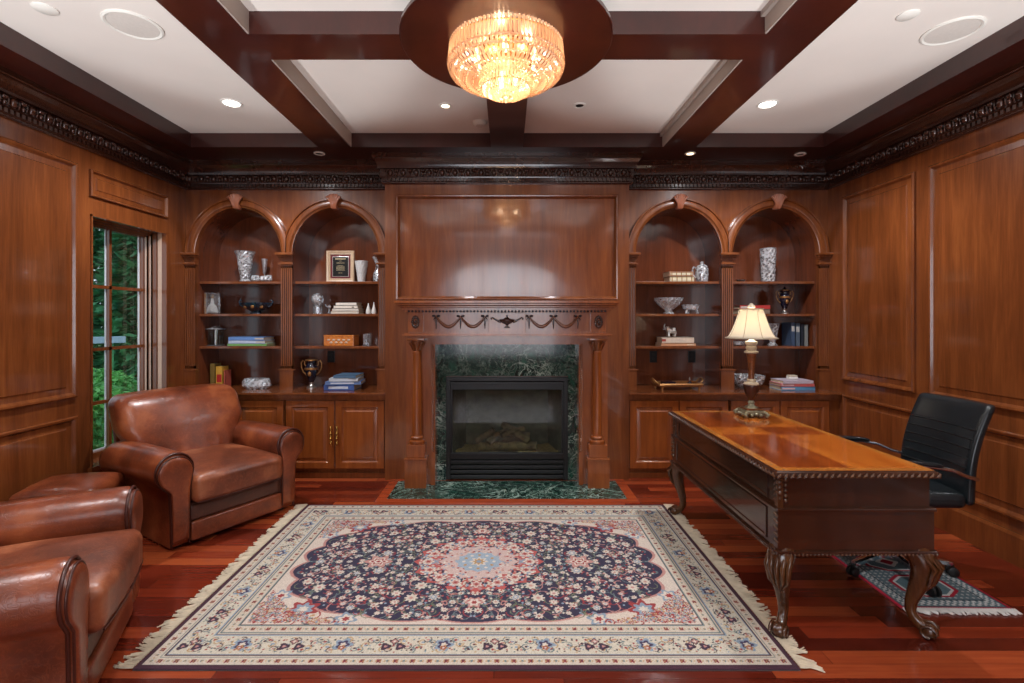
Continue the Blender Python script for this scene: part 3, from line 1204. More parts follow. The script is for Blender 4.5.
# urn in relief
q = MB()
q.lathe([(.001, -.046), (.026, -.046), (.022, -.036), (.009, -.028), (.012, -.018), (.04, -.004), (.062, .018), (.066, .028), (.03, .034), (.012, .044), (.006, .052), (.012, .06), (.001, .068)], (0, -.222, 1.425), 20, 1.0, .3)
for s in (-1, 1):
    q.tube([(s * .05, -.224, 1.43), (s * .08, -.226, 1.44), (s * .105, -.226, 1.455), (s * .125, -.226, 1.468), (s * .138, -.226, 1.462), (s * .132, -.224, 1.448)], [.012, .010, .008, .007, .006, .005], 6)
L(q, 'urn_relief', 'crown', 60)
# architrave below the frieze
q = MB()
q.box(-.90, .90, -.235, 0, 1.31, 1.325, .003)
q.box(-.885, .885, -.225, 0, 1.325, 1.338)
q.box(-.87, .87, -.215, 0, 1.29, 1.31)
q.box(-.66, .66, -.17, 0, 1.262, 1.29)
q.box(-.64, .64, -.155, 0, 1.235, 1.262)
L(q, 'architrave')
q = MB()
for j in range(64):
    x = -.84 + 1.68 * j / 63
    q.box(x - .008, x + .008, -.228, -.2, 1.338, 1.35)
L(q, 'dentil_moulding')
for s in (-1, 1):
    # backing board
    xa, xb = sorted((s * .66, s * .885))
    L(MB().box(xa, xb, -.12, 0, 0, 1.30), 'side_board')
    xa, xb = sorted((s * .628, s * .665))
    L(MB().box(xa, xb, -.15, 0, 0, 1.262), 'inner_jamb')
    q = MB()
    m = 46
    for j in range(m):
        z = .30 + (1.235 - .30) * (j + .5) / m
        q.tube([(s * .634, -.15, z - .012), (s * .646, -.162, z), (s * .658, -.15, z + .012)], [.004, .008, .004], 6)
    L(q, 'rope_moulding', 'wood', 60)
    xc = s * .785
    # pedestal
    q = MB()
    q.box(xc - .092, xc + .092, -.235, -.1, 0, .245)
    q.box(xc - .098, xc + .098, -.242, -.1, .245, .262, .004)
    q.box(xc - .078, xc + .078, -.222, -.1, .262, .375, .004)
    L(q, 'pedestal')
    q = MB()
    yc = -.158
    q.lathe([(.062, .375), (.068, .385), (.068, .4), (.058, .408), (.05, .412), (.056, .42), (.058, .43), (.05, .44), (.042, .445), (.041, .5), (.04, .8), (.034, 1.16), (.038, 1.165), (.038, 1.175), (.033, 1.18)], (xc, yc, 0), 24,
            fl=lambda a, k, r: r * (1 + (.05 * abs(math.cos(a * 6)) if 8 < k < 12 else 0)))
    col = L(q, 'column', 'wood_warm', 50)
    q = MB()
    q.lathe([(.033, 1.18), (.036, 1.21), (.048, 1.25), (.055, 1.27)], (xc, yc, 0), 16)
    for j in range(8):
        a = 2 * PI * j / 8
        q.tube([(xc + .034 * math.cos(a), yc + .034 * math.sin(a), 1.185), (xc + .048 * math.cos(a), yc + .048 * math.sin(a), 1.225), (xc + .066 * math.cos(a), yc + .066 * math.sin(a), 1.25), (xc + .06 * math.cos(a), yc + .06 * math.sin(a), 1.24)], [.01, .013, .01, .004], 6)
    q.box(xc - .075, xc + .075, yc - .07, yc + .06, 1.27, 1.29, .004)
    L(q, 'carved_capital', 'wood', 50, col)

# marble surround
ms = MB()
ms.box(-.63, -.548, YF - .03, YF - .003, 0, 1.24)
ms.box(.548, .63, YF - .03, YF - .003, 0, 1.24)
ms.box(-.548, .548, YF - .03, YF - .003, .945, 1.24)
tag(ms.build('marble_surround', 'marble'), 'dark green white-veined marble slabs framing the firebox', 'fireplace surround')
hs = thing('hearth', 'dark green marble hearth slab in the floor before the fireplace', 'hearth', (0, 4.19, 0))
MB().box(-.97, .97, -.24, .24, -.01, .006).build('marble_slab', 'marble', hs)
q = MB()
q.frame(-1.05, 1.05, 3.87, 4.47, [(0, 0), (0, .007), (.08, .007), (.08, 0)], lambda a, b, h: (a, b, h), False)
q.v = [(x, y - 4.19, z) for x, y, z in q.v]
q.build('border_board', 'border', hs)

# gas firebox
g = thing('gas_fireplace', 'black gas fireplace insert with glass front and ceramic logs', 'fireplace', (0, YF, 0))
q = MB()
q.box(-.515, -.50, .0, .5, .01, .925)
q.box(.50, .515, .0, .5, .01, .925)
q.box(-.515, .515, .0, .5, .91, .925)
q.box(-.515, .515, .0, .5, .01, .2)
q.box(-.4, .4, .38, .40, .2, .925)
q.add([(-.5, .05, .2), (-.4, .38, .2), (-.4, .38, .91), (-.5, .05, .91)], [(0, 1, 2, 3)])
q.add([(.5, .05, .2), (.4, .38, .2), (.4, .38, .91), (.5, .05, .91)], [(0, 1, 2, 3)])
q.build('firebox', 'brick', g)
q = MB()
q.box(-.545, .545, -.055, 0, .90, .935, .004)
q.box(-.545, .545, -.045, 0, .865, .893, .003)
q.box(-.545, -.505, -.05, 0, .02, .90, .003)
q.box(.505, .545, -.05, 0, .02, .90, .003)
q.box(-.505, .505, -.05, 0, .20, .255, .003)
q.box(-.505, .505, -.03, 0, .82, .865, .003)
q.box(-.505, -.49, -.035, 0, .255, .82)
q.box(.49, .505, -.035, 0, .255, .82)
q.build('frame', 'black', g)
for k in range(4):
    z = .03 + k * .043
    q = MB()
    q.box(-.505, .505, -.052 + .006 * (k % 2), -.01, z, z + .03, .004)
    q.build('louver', 'black', g)
MB().box(-.49, .49, -.014, -.010, .255, .82).build('glass_front', 'fireglass', g)
q = MB()
n = 24
vs = []
for i in range(n + 1):
    for j in range(9):
        x = -.47 + .94 * i / n
        y = .03 + .32 * j / 8
        vs.append((x, y, .21 + .03 * mnoise.noise(Vector((x * 9, y * 9, 2))) + .02))
fs = [(i * 9 + j, i * 9 + j + 1, (i + 1) * 9 + j + 1, (i + 1) * 9 + j) for i in range(n) for j in range(8)]
q.add(vs, fs)
q.build('ash_bed', 'ash', g, 60)
random.seed(4)
for (a, b, r) in (((-.26, .12, .27), (.27, .10, .28), .045), ((-.2, .24, .31), (.22, .26, .33), .05), ((-.17, .08, .32), (.04, .26, .42), .034), ((.2, .08, .33), (-.03, .25, .45), .036), ((-.05, .12, .38), (.16, .2, .42), .03), ((-.3, .2, .3), (-.12, .15, .42), .028)):
    a, b = Vector(a), Vector(b)
    pts = [a.lerp(b, i / 8) + Vector([random.uniform(-.006, .006) for _ in range(3)]) for i in range(9)]
    q = MB()
    q.tube(pts, [r * random.uniform(.85, 1.1) for _ in range(9)], 9)
    q.build('ceramic_log', 'log', g, 60)
# ------------------------------------------------------------------ rugs
def rug_mesh(colors, sx, sy, th):
    """colors: (nx, ny, 3) linear; a woven slab, its pattern kept per vertex"""
    nx, ny = colors.shape[:2]
    xs = np.linspace(-sx / 2, sx / 2, nx)
    ys = np.linspace(-sy / 2, sy / 2, ny)
    X, Y = np.meshgrid(xs, ys, indexing='ij')
    Z = np.full_like(X, th)
    Z[0, :] = Z[-1, :] = th * .5
    Z[:, 0] = Z[:, -1] = th * .5
    co = np.stack([X, Y, Z], -1).reshape(-1, 3)
    idx = np.arange(nx * ny).reshape(nx, ny)
    quads = np.stack([idx[:-1, :-1], idx[1:, :-1], idx[1:, 1:], idx[:-1, 1:]], -1).reshape(-1, 4)
    base = len(co)
    bot = np.array([[-sx / 2, -sy / 2, 0.0005], [sx / 2, -sy / 2, 0.0005], [sx / 2, sy / 2, 0.0005], [-sx / 2, sy / 2, 0.0005]])
    co = np.concatenate([co, bot])
    me = bpy.data.meshes.new('rug')
    me.vertices.add(len(co))
    me.vertices.foreach_set('co', co.astype(np.float32).ravel())
    nq = len(quads)
    me.loops.add(nq * 4 + 4)
    me.loops.foreach_set('vertex_index', np.concatenate([quads.ravel(), [base + 3, base + 2, base + 1, base]]).astype(np.int32))
    me.polygons.add(nq + 1)
    me.polygons.foreach_set('loop_start', (np.arange(nq + 1) * 4).astype(np.int32))
    me.update(calc_edges=True)
    at = me.color_attributes.new('Col', 'FLOAT_COLOR', 'POINT')
    c = np.ones((len(co), 4), np.float32)
    c[:nx * ny, :3] = colors.reshape(-1, 3)
    c[nx * ny:, :3] = .2
    at.data.foreach_set('color', c.ravel())
    me.materials.append(M['rug'])
    return me


def L3(r, g, b):
    return np.array(lin(r, g, b)[:3])


class Canvas:
    def __init__(s, sx, sy, res, base):
        s.sx, s.sy, s.res = sx, sy, res
        s.nx, s.ny = int(sx / res) + 1, int(sy / res) + 1
        s.x = np.linspace(-sx / 2, sx / 2, s.nx)
        s.y = np.linspace(-sy / 2, sy / 2, s.ny)
        s.c = np.tile(base, (s.nx, s.ny, 1)).astype(float)

    def win(s, cx, cy, r):
        i0 = max(0, int((cx - r + s.sx / 2) / s.res))
        i1 = min(s.nx, int((cx + r + s.sx / 2) / s.res) + 2)
        j0 = max(0, int((cy - r + s.sy / 2) / s.res))
        j1 = min(s.ny, int((cy + r + s.sy / 2) / s.res) + 2)
        if i1 <= i0 or j1 <= j0:
            return None
        X, Y = np.meshgrid(s.x[i0:i1] - cx, s.y[j0:j1] - cy, indexing='ij')
        return i0, i1, j0, j1, X, Y

    def flower(s, cx, cy, r, n, c1, c2, c3, rot=0.0, sq=1.0):
        w = s.win(cx, cy, r * 1.3)
        if w is None:
            return
        i0, i1, j0, j1, X, Y = w
        Y = Y / sq
        R = np.hypot(X, Y)
        A = np.arctan2(Y, X) + rot
        edge = r * (.82 + .18 * np.cos(n * A))
        v = s.c[i0:i1, j0:j1]
        v[R < edge] = c1
        v[R < edge * .68] = c2
        v[R < edge * .34] = c3

    def disc(s, cx, cy, r, col):
        w = s.win(cx, cy, r)
        if w is None:
            return
        i0, i1, j0, j1, X, Y = w
        s.c[i0:i1, j0:j1][np.hypot(X, Y) < r] = col

    def line(s, pts, wd, col, mask=None):
        for (x0, y0), (x1, y1) in zip(pts[:-1], pts[1:]):
            n = max(1, int(math.hypot(x1 - x0, y1 - y0) / (s.res * .8)))
            for k in range(n):
                u = k / n
                s.disc(x0 + (x1 - x0) * u, y0 + (y1 - y0) * u, wd, col)


def big_rug():
    sx, sy = 2.775, 1.79
    cream = L3(196, 185, 168)
    navy = L3(44, 41, 66)
    red = L3(150, 54, 56)
    pink = L3(182, 132, 124)
    sky = L3(132, 150, 166)
    teal = L3(98, 116, 118)
    gold = L3(176, 140, 92)
    plum = L3(62, 30, 48)
    green = L3(104, 112, 88)
    ivory = L3(208, 198, 184)
    cv = Canvas(sx, sy, .0036, cream)
    rnd = random.Random(11)
    X, Y = np.meshgrid(cv.x, cv.y, indexing='ij')
    bw = .295
    fx, fy = sx / 2 - bw, sy / 2 - bw
    u, v = np.abs(X) / fx, np.abs(Y) / fy
    field = (u < 1) & (v < 1)
    # navy field with scalloped outline, cream corners
    ang = np.arctan2(v, u)
    rr = (u ** 2.7 + v ** 2.7) ** (1 / 2.7)
    lim = .985 + .05 * np.abs(np.sin(ang * 9)) - .06
    nav = field & (rr < lim)
    edge = field & (rr >= lim) & (rr < lim + .017)
    cv.c[field] = L3(206, 192, 178)
    cv.c[edge] = pink
    cv.c[nav] = navy
    dx = np.clip(np.abs(X) - fx * .80, 0, None)
    # corner spandrels: pale-blue cartouche and red vine
    for sxn in (-1, 1):
        for syn in (-1, 1):
            cx, cy = sxn * fx * .78, syn * fy * .80
            cv.flower(cx, cy, .085, 7, red, sky, ivory, .3)
            cv.flower(sxn * fx * .93, syn * fy * .60, .06, 6, sky, ivory, red, .2)
            cv.flower(sxn * fx * .56, syn * fy * .93, .06, 6, sky, ivory, red, .2)
            for k in range(70):
                px = sxn * fx * rnd.uniform(.50, .985)
                py = syn * fy * rnd.uniform(.42, .97)
                if (abs(px) / fx) ** 2.7 + (abs(py) / fy) ** 2.7 < 1.04 ** 2.7:
                    continue
                a0 = rnd.uniform(0, 6.28)
                rad = rnd.uniform(.018, .04)
                cv.line([(px + rad * math.cos(a0 + t * .5), py + rad * math.sin(a0 + t * .5)) for t in range(9)], .0036, red if rnd.random() < .75 else teal)
                cv.disc(px, py, .008, gold if k % 2 else red)
    # small blossoms and leaves scattered through the corners
    for k in range(2600):
        px, py = rnd.uniform(.4, .99) * fx, rnd.uniform(.3, .98) * fy
        if (px / fx) ** 2.7 + (py / fy) ** 2.7 < 1.05 ** 2.7:
            continue
        col = (red, teal, pink, gold, sky, red)[k % 6]
        for mx in (-1, 1):
            for my in (-1, 1):
                if k % 5 == 0:
                    cv.flower(mx * px, my * py, .015, 6, col, ivory, red, k)
                else:
                    cv.disc(mx * px, my * py, .0055, col)
    # field: spiralling vines then flowers, mirrored into four quarters
    pts = []
    for k in range(3000):
        px, py = rnd.uniform(0, fx), rnd.uniform(0, fy)
        if (px / fx) ** 2.7 + (py / fy) ** 2.7 > .92 ** 2.7:
            continue
        if (px / .40) ** 2 + (py / .33) ** 2 < 1:
            continue
        r = rnd.choice([.017, .02, .024, .030, .037])
        if px < r * .8:
            px = 0
        if py < r * .8:
            py = 0
        if all(math.hypot(px - a, py - b) > (r + q) * 1.35 for a, b, q in pts):
            pts.append((px, py, r))
    small = []
    for k in range(5000):
        px, py = rnd.uniform(0, fx), rnd.uniform(0, fy)
        if (px / fx) ** 2.7 + (py / fy) ** 2.7 > .94 ** 2.7:
            continue
        small.append((px, py, rnd.random(), rnd.uniform(0, 6.28)))
    for mx in (-1, 1):
        for my in (-1, 1):
            for k, (px, py, q, a0) in enumerate(small[:330]):
                rad = .012 + .03 * q
                col = (pink, teal, teal, red, green)[k % 5]
                cv.line([(mx * (px + rad * math.cos(a0 + t * .55)), my * (py + rad * math.sin(a0 + t * .55))) for t in range(7)], .0028, col)
            for k, (px, py, q, a0) in enumerate(small[620:1060]):
                cv.disc(mx * px, my * py, .0054 + .0025 * q, (ivory, pink, red, sky, cream, ivory)[k % 6])
            for k, (px, py, r) in enumerate(pts):
                c1, c2, c3 = [(ivory, cream, pink), (cream, sky, ivory), (pink, ivory, sky), (ivory, cream, red), (cream, ivory, pink)][k % 5]
                cv.flower(mx * px, my * py, r, 8, c1, c2, c3, k)
    # pendants beside the medallion
    for s in (-1, 1):
        cv.flower(s * .60, 0, .085, 6, pink, ivory, sky, 0, .9)
        cv.flower(s * .60, 0, .045, 6, red, ivory, red, 0, .9)
        cv.flower(0, s * .42, .05, 6, pink, ivory, red, 0)
    # central medallion
    R = np.hypot(X / .40, Y / .34)
    A = np.arctan2(Y / .34, X / .40)
    e1 = .97 - .10 * np.abs(np.sin(A * 8))
    m = R < e1
    cv.c[m] = L3(176, 84, 80)
    for k in range(420):
        a, q = rnd.uniform(0, 2 * PI), math.sqrt(rnd.uniform(.12, .86))
        px, py = .38 * q * math.cos(a), .32 * q * math.sin(a)
        for mx, my in ((1, 1), (-1, 1), (1, -1), (-1, -1)):
            cv.disc(mx * px, my * py, .0065 + .004 * rnd.random(), (ivory, cream, sky, navy, pink)[k % 5])
    for k in range(16):
        a = 2 * PI * k / 16
        cv.flower(.30 * math.cos(a), .25 * math.sin(a), .036, 6, ivory, pink, red, a)
    e2 = .60 - .07 * np.abs(np.sin(A * 8))
    cv.c[R < e2] = L3(196, 172, 164)
    for k in range(150):
        a, q = rnd.uniform(0, 2 * PI), math.sqrt(rnd.uniform(.02, .28))
        cv.disc(.40 * q * math.cos(a), .34 * q * math.sin(a), .007, (red, sky, ivory, pink)[k % 4])
    e3 = .36 - .05 * np.abs(np.sin(A * 6))
    cv.c[R < e3] = L3(150, 168, 182)
    cv.flower(0, 0, .055, 8, ivory, gold, sky)
    for k in range(12):
        a = 2 * PI * k / 12
        cv.disc(.09 * math.cos(a), .08 * math.sin(a), .010, gold if k % 2 else ivory)
    # borders
    D = np.minimum(sx / 2 - np.abs(X), sy / 2 - np.abs(Y))
    B = D < bw
    cv.c[B] = cream
    for d0, d1, col in ((0, .022, plum), (.022, .027, ivory), (.065, .072, teal), (.078, .083, plum), (.083, .089, sky), (.212, .218, sky), (.218, .223, plum), (.229, .236, teal), (.283, .289, teal), (.289, .295, plum)):
        cv.c[(D >= d0) & (D < d1)] = col
    tint = (D > .089) & (D < .212)
    cv.c[tint] = L3(198, 190, 172)

    def ring(d, n_step):
        """points along the rectangle at inset d"""
        hx, hy = sx / 2 - d, sy / 2 - d
        out = []
        for s in (-1, 1):
            n = round(2 * hx / n_step)
            for k in range(n + 1):
                out.append((-hx + 2 * hx * k / n, s * hy, 0, s))
            n = round(2 * hy / n_step)
            for k in range(1, n):
                out.append((s * hx, -hy + 2 * hy * k / n, s, 0))
        return out
    for d in (.046, .26):
        for k, (px, py, ux, uy) in enumerate(ring(d, .036)):
            if k % 2:
                cv.flower(px, py, .0135, 4, red, plum, red, .78)
            else:
                cv.disc(px, py, .0065, teal)
        for k, (px, py, ux, uy) in enumerate(ring(d, .018)):
            cv.disc(px + .012 * uy * (1 if k % 2 else -1) * 0, py, .0035, gold)
    # main border scroll
    for k, (px, py, ux, uy) in enumerate(ring(.15, .021)):
        tx, ty = (1, 0) if uy else (0, 1)
        nx_, ny_ = ux, uy
        off = .034 * math.sin(k * 1.1)
        qx, qy = px + nx_ * off, py + ny_ * off
        a0 = k * 1.7
        cv.line([(qx + .017 * math.cos(a0 + t * .6), qy + .017 * math.sin(a0 + t * .6)) for t in range(8)], .0026, (teal, gold, plum, teal)[k % 4])
        cv.disc(qx + tx * .008, qy + ty * .008, .005, (gold, teal, sky)[k % 3])
        cv.disc(qx, qy, .0065, (red, sky, pink, plum)[k % 4])
        cv.disc(px - nx_ * off, py - ny_ * off, .005, (plum, red, teal)[k % 3])
    for k, (px, py, ux, uy) in enumerate(ring(.15, .0105)):
        o_ = .05 * math.sin(k * 2.399)
        cv.disc(px + ux * o_, py + uy * o_, .0042, (teal, gold, plum, red, sky, teal)[k % 6])
    for k, (px, py, ux, uy) in enumerate(ring(.15, .22)):
        s = -1 if (ux + uy) > 0 else 1
        if k % 2:
            cv.flower(px, py, .046, 5, sky, L3(60, 50, 84), ivory, 0)
            cv.flower(px + ux * .02 * 1, py + uy * .02, .02, 5, gold, red, ivory, 0)
        else:
            # dark trefoil
            tx, ty = (1, 0) if uy else (0, 1)
            for q in (-1, 1):
                cv.flower(px + tx * .032 * q + ux * .012, py + ty * .032 * q + uy * .012, .026, 3, plum, L3(52, 40, 66), pink, 0)
            cv.flower(px - ux * .022, py - uy * .022, .022, 4, plum, pink, ivory)
    cv.c = (cv.c * .93 + .07 * L3(150, 140, 134)) * np.array([.86, .85, .85])
    # fine weave noise
    rs = np.random.RandomState(3)
    cv.c *= (1 + .10 * (rs.rand(cv.nx, cv.ny, 1) - .5))
    return cv


def fringe(name, x, y0, y1, out, z, n, ln, parent, mat, along='y', seed=1, r=.0035):
    """tufts standing out from a rug edge"""
    rn = random.Random(seed)
    q = MB()
    for k in range(n):
        y = y0 + (y1 - y0) * (k + .5) / n
        l_ = ln * rn.uniform(.75, 1.12)
        dv = rn.uniform(-.35, .35)
        for j in range(3):
            dv2 = dv + rn.uniform(-.16, .16)
            pts = []
            for i in range(4):
                u = i / 3
                pts.append((out * l_ * u, l_ * dv2 * u * u + (j - 1) * .003, z * (1 - u) + .004 + .004 * (j == 1)))
            if along == 'y':
                pts = [(x + a, y + b, c) for a, b, c in pts]
            else:
                pts = [(y + b, x + a, c) for a, b, c in pts]
            q.tube(pts, [r * .8, r, r * 1.1, r * .8], 4)
    o = q.build(name, mat, parent)
    o['kind'] = 'stuff'
    return o


rg = thing('persian_rug', 'large cream and navy medallion carpet with white fringes, centre of floor', 'rug', (-.168, 2.928, 0))
cv = big_rug()
o = bpy.data.objects.new('pile', rug_mesh(cv.c, cv.sx, cv.sy, .010))
COL.objects.link(o)
o.parent = rg
fringe('fringe', -cv.sx / 2, -cv.sy / 2, cv.sy / 2, -1, .007, 120, .085, rg, 'fringe', seed=2)
fringe('fringe', cv.sx / 2, -cv.sy / 2, cv.sy / 2, 1, .007, 120, .085, rg, 'fringe', seed=5)


def small_rug():
    sx, sy = .56, .95
    cv = Canvas(sx, sy, .004, L3(84, 100, 106))
    X, Y = np.meshgrid(cv.x, cv.y, indexing='ij')
    D = np.minimum(sx / 2 - np.abs(X), sy / 2 - np.abs(Y))
    teal, pale, red, dark = L3(78, 98, 104), L3(176, 178, 176), L3(140, 28, 44), L3(40, 50, 60)
    cv.c[D < .018] = red
    cv.c[(D > .018) & (D < .024)] = dark
    ch = ((np.floor(X / .016) + np.floor(Y / .016)) % 2 == 0)
    cv.c[(D > .03) & (D < .075) & ch] = pale
    cv.c[(D > .03) & (D < .075) & ~ch] = teal
    cv.c[(D > .075) & (D < .083)] = dark
    w = (np.abs(((X / .03) % 1) - .5) + np.abs(((Y / .03) % 1) - .5)) < .28
    cv.c[(D > .083) & w] = pale * .8
    for cy in (-.26, 0, .26):
        q = np.abs(X) / .17 + np.abs(Y - cy) / .125
        q = np.maximum(q * .78, np.abs(Y - cy) / .11)
        q = np.maximum(q, np.abs(X) / .15)
        cv.c[q < 1] = red
        cv.c[q < .87] = pale
        cv.c[q < .78] = teal
        q2 = np.abs(X) / .07 + np.abs(Y - cy) / .06
        cv.c[q2 < 1] = pale
        cv.c[q2 < .6] = red
    return cv


sr = thing('small_rug', 'small teal and crimson patterned rug with white fringe under the swivel chair', 'rug', (2.27, 2.93, 0), math.radians(-1))
cv = small_rug()
o = bpy.data.objects.new('pile', rug_mesh(cv.c, cv.sx, cv.sy, .007))
COL.objects.link(o)
o.parent = sr
fringe('fringe', -cv.sy / 2, -cv.sx / 2, cv.sx / 2, -1, .005, 46, .042, sr, 'fringe_w', 'x', 3, .003)
fringe('fringe', cv.sy / 2, -cv.sx / 2, cv.sx / 2, 1, .005, 46, .042, sr, 'fringe_w', 'x', 4, .003)

# ------------------------------------------------------------------ armchairs
def arm_profile(cx, s, rr=.112, zc=.505, zb=.02):
    """keyhole outline in x,z (list), thin slab below an outward roll; s = side"""
    pts = [(.318, zb), (.316, .2), (.312, .38)]
    for k in range(19):
        a = math.radians(200 - 250 * k / 18)
        pts.append((.405 + rr * math.cos(a), zc + rr * math.sin(a) * 1.03))
    pts += [(.437, .37), (.428, .2), (.424, zb)]
    return [(s * x, z) for x, z in pts]


def armchair(label, loc, rz, first=None):
    if first is not None:
        t = copy_tree(first)
        t.location = loc
        t.rotation_euler = (0, 0, math.radians(rz))
        t['label'] = label
        return t
    t = thing('leather_armchair', label, 'armchair', loc, math.radians(rz))
    # local: front faces -y at y = 0, back at y = .93
    for s in (-1, 1):
        P = arm_profile(.37, s)
        cx = sum(p[0] for p in P) / len(P)
        cz = .38

        def ring(y, sc, dz=0):
            return [(cx + (x - cx) * sc, y, max(.02, cz + (z - cz) * sc) + dz * (z > .3)) for x, z in P]
        q = MB()
        q.loft([ring(.012, .90), ring(.016, .965), ring(.034, .995), ring(.06, 1.0), ring(.3, 1.0, .0), ring(.55, 1.0, -.006), ring(.76, .99, -.02), ring(.83, .96, -.03), ring(.86, .86, -.04)])
        arm = q.build('arm', 'leather', t, 50)
        # front facing, set inside a welt
        q = MB()
        q.loft([ring(.012, .92), ring(-.004, .90), ring(-.014, .84), ring(-.018, .70), ring(-.019, .4), ring(-.019, .02)])
        q.build('arm_front', 'leather', arm, 60)
        q = MB()
        for sc, y, r in ((.975, .012, .007), (.90, -.004, .005)):
            rg_ = ring(y, sc)
            q.tube(rg_, r, 6)
        q.build('welt', 'welt', arm, 60)
        q = MB()
        q.tube([(s * .443, y, .385) for y in (.04, .2, .4, .6, .8)], .003, 6)
        q.build('side_seam', 'welt', arm, 60)
    # base and rails
    q = MB()
    q.box(-.318, .318, .02, .86, .03, .27, .01)
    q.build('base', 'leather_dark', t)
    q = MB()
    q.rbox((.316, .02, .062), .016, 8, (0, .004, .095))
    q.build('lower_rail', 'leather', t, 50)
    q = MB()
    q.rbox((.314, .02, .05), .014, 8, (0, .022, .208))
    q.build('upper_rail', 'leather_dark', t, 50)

    def puff(x, y, z):
        u, v = x / .312, (y) / .39
        k = max(0, 1 - abs(u) ** 3) * max(0, 1 - abs(v) ** 3)
        if z > 0:
            z += .038 * k + .003 * math.sin(x * 31 + y * 17) * k
        if y < -.25:
            y -= .018 * max(0, 1 - u * u) + .003 * math.sin(x * 60)
        return x, y, z
    q = MB()
    q.rbox((.312, .39, .09), .045, 20, (0, .335, .36), puff)
    cu = q.build('seat_cushion', 'leather_seat', t, 60)
    q = MB()
    q.tube([(.295 * (-1 + 2 * i / 20), .335 - .39 - .018 * (1 - (-1 + 2 * i / 20) ** 2) + .002, .285) for i in range(21)], .004, 6)
    q.build('piping', 'welt', cu, 60)

    # back pad, flaring out above the arms and rolling backwards
    def bk(x, y, z):
        w = z / .31     # -1..1
        hx = .42
        fl = .74 + .29 * min(1, max(0, (w + .6) / .9)) ** 1.2
        xx = x * fl
        u = x / hx
        bul = max(0, 1 - abs(u) ** 2.4)
        if y < 0:
            y -= .045 * bul * (1 - .4 * w) + .012
            wr = max(0, 1 - ((w + .55) / .5) ** 2) * bul
            y += .013 * math.sin(x * 62 + 1.5 * math.sin(z * 9)) * wr
        zz = z + .012 * bul * max(0, w)
        y2 = y + .17 * (w + 1) * .5 + .10 * max(0, w - .35) ** 1.5
        return xx, y2, zz
    q = MB()
    q.rbox((.42, .12, .325), .085, 26, (0, .68, .575), bk)
    b = q.build('back_cushion', 'leather', t, 60)
    q = MB()
    q.rbox((.40, .07, .36), .05, 10, (0, .86, .42), lambda x, y, z: (x * (.95 + .05 * z / .36), y + .10 * (z + .36), z))
    q.build('back_frame', 'leather', t, 60)
    for s in (-1, 1):
        q = MB()
        pts = []
        for i in range(15):
            u = i / 14
            a = PI * u
            pts.append((s * .424, .84 + .03 * u - .06 * math.cos(a), .42 + .38 * math.sin(a * .5)))
        q.tube(pts, .006, 6)
        q.build('welt', 'welt', b, 60)
    for x in (-.36, .36):
        for y in (.08, .8):
            MB().lathe([(.028, 0), (.032, .032)], (x, y, 0), 12).build('foot', 'black_dull', t)
    return t


ac = armchair('chestnut leather armchair by the window, its whole front in view', (-1.862, 3.41, 0), 58.5)
armchair('chestnut leather armchair cut off by the left edge of the photo, nearest', (-1.70, 2.10, 0), 115.2, ac)
ot = thing('leather_ottoman', 'reddish leather ottoman against the wall between the two armchairs', 'ottoman', (-2.70, 3.03, 0), math.radians(14))
q = MB()
q.rbox((.22, .20, .08), .05, 12, (0, 0, .37), lambda x, y, z: (x, y, z + (.03 * max(0, 1 - (x / .22) ** 2) * max(0, 1 - (y / .2) ** 2) if z > 0 else 0)))
q.build('top_cushion', 'leather', ot, 60)
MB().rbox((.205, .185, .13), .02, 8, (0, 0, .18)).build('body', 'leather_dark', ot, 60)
for x in (-.17, .17):
    for y in (-.15, .15):
        MB().lathe([(.02, 0), (.026, .05)], (x, y, 0), 12).build('foot', 'black_dull', ot)

# ------------------------------------------------------------------ desk
DX0, DX1, DY0, DY1, DH = 1.215, 1.965, 2.215, 3.675, .77
dk = thing('writing_desk', 'dark carved wooden desk with glossy inlaid top and cabriole legs', 'desk', ((DX0 + DX1) / 2, (DY0 + DY1) / 2, 0))
hx, hy = (DX1 - DX0) / 2, (DY1 - DY0) / 2
q = MB()
q.frame(-hx, hx, -hy, hy, [(.0, .738), (0, .752), (.006, .762), (.012, .765), (.016, DH)], lambda a, b, h: (a, b, h))
q.frame(-hx, hx, -hy, hy, [(.0, .738), (.03, .733)], lambda a, b, h: (a, b, h), True)
top = q.build('desktop', 'desk', dk, None)
MB().box(-hx + .018, hx - .018, -hy + .018, hy - .018, DH - .004, DH + .0008).build('banding', 'inlay', top)
# quarter-matched veneer fields, dark and golden by turns
ycut = [-hy + .06, -hy + .70, hy - .56, hy - .06]
for j_ in range(3):
    for i_, (xa, xb) in enumerate(((-hx + .06, .0), (.0, hx - .06))):
        MB().box(xa, xb, ycut[j_], ycut[j_ + 1], DH - .002, DH + .0014).build('veneer_panel', 'desktop' if (i_ + j_) % 2 == 0 else 'desktop_light', top)
q = MB()
for s in (-1, 1):
    m = int(2 * hy / .03)
    for k in range(m):
        y = -hy + 2 * hy * (k + .5) / m
        q.tube([(s * hx, y - .009, .742), (s * (hx + .006), y, .751), (s * hx, y + .009, .76)], [.003, .007, .003], 5)
    m = int(2 * hx / .03)
    for k in range(m):
        x = -hx + 2 * hx * (k + .5) / m
        q.tube([(x - .009, s * hy, .742), (x, s * (hy + .006), .751), (x + .009, s * hy, .76)], [.003, .007, .003], 5)
q.build('rope_edge', 'desk_leg', top, 60)
q = MB()
b0 = .03
q.box(-hx + b0, hx - b0, -hy + b0, hy - b0, .59, .735)
q.box(-hx + .018, hx - .018, -hy + .018, hy - .018, .405, .585)
q.box(-hx + .010, hx - .010, -hy + .010, hy - .010, .583, .598, .004)
q.box(-hx + .006, hx - .006, -hy + .006, hy - .006, .388, .405, .004)
q.build('carcass', 'desk', dk)
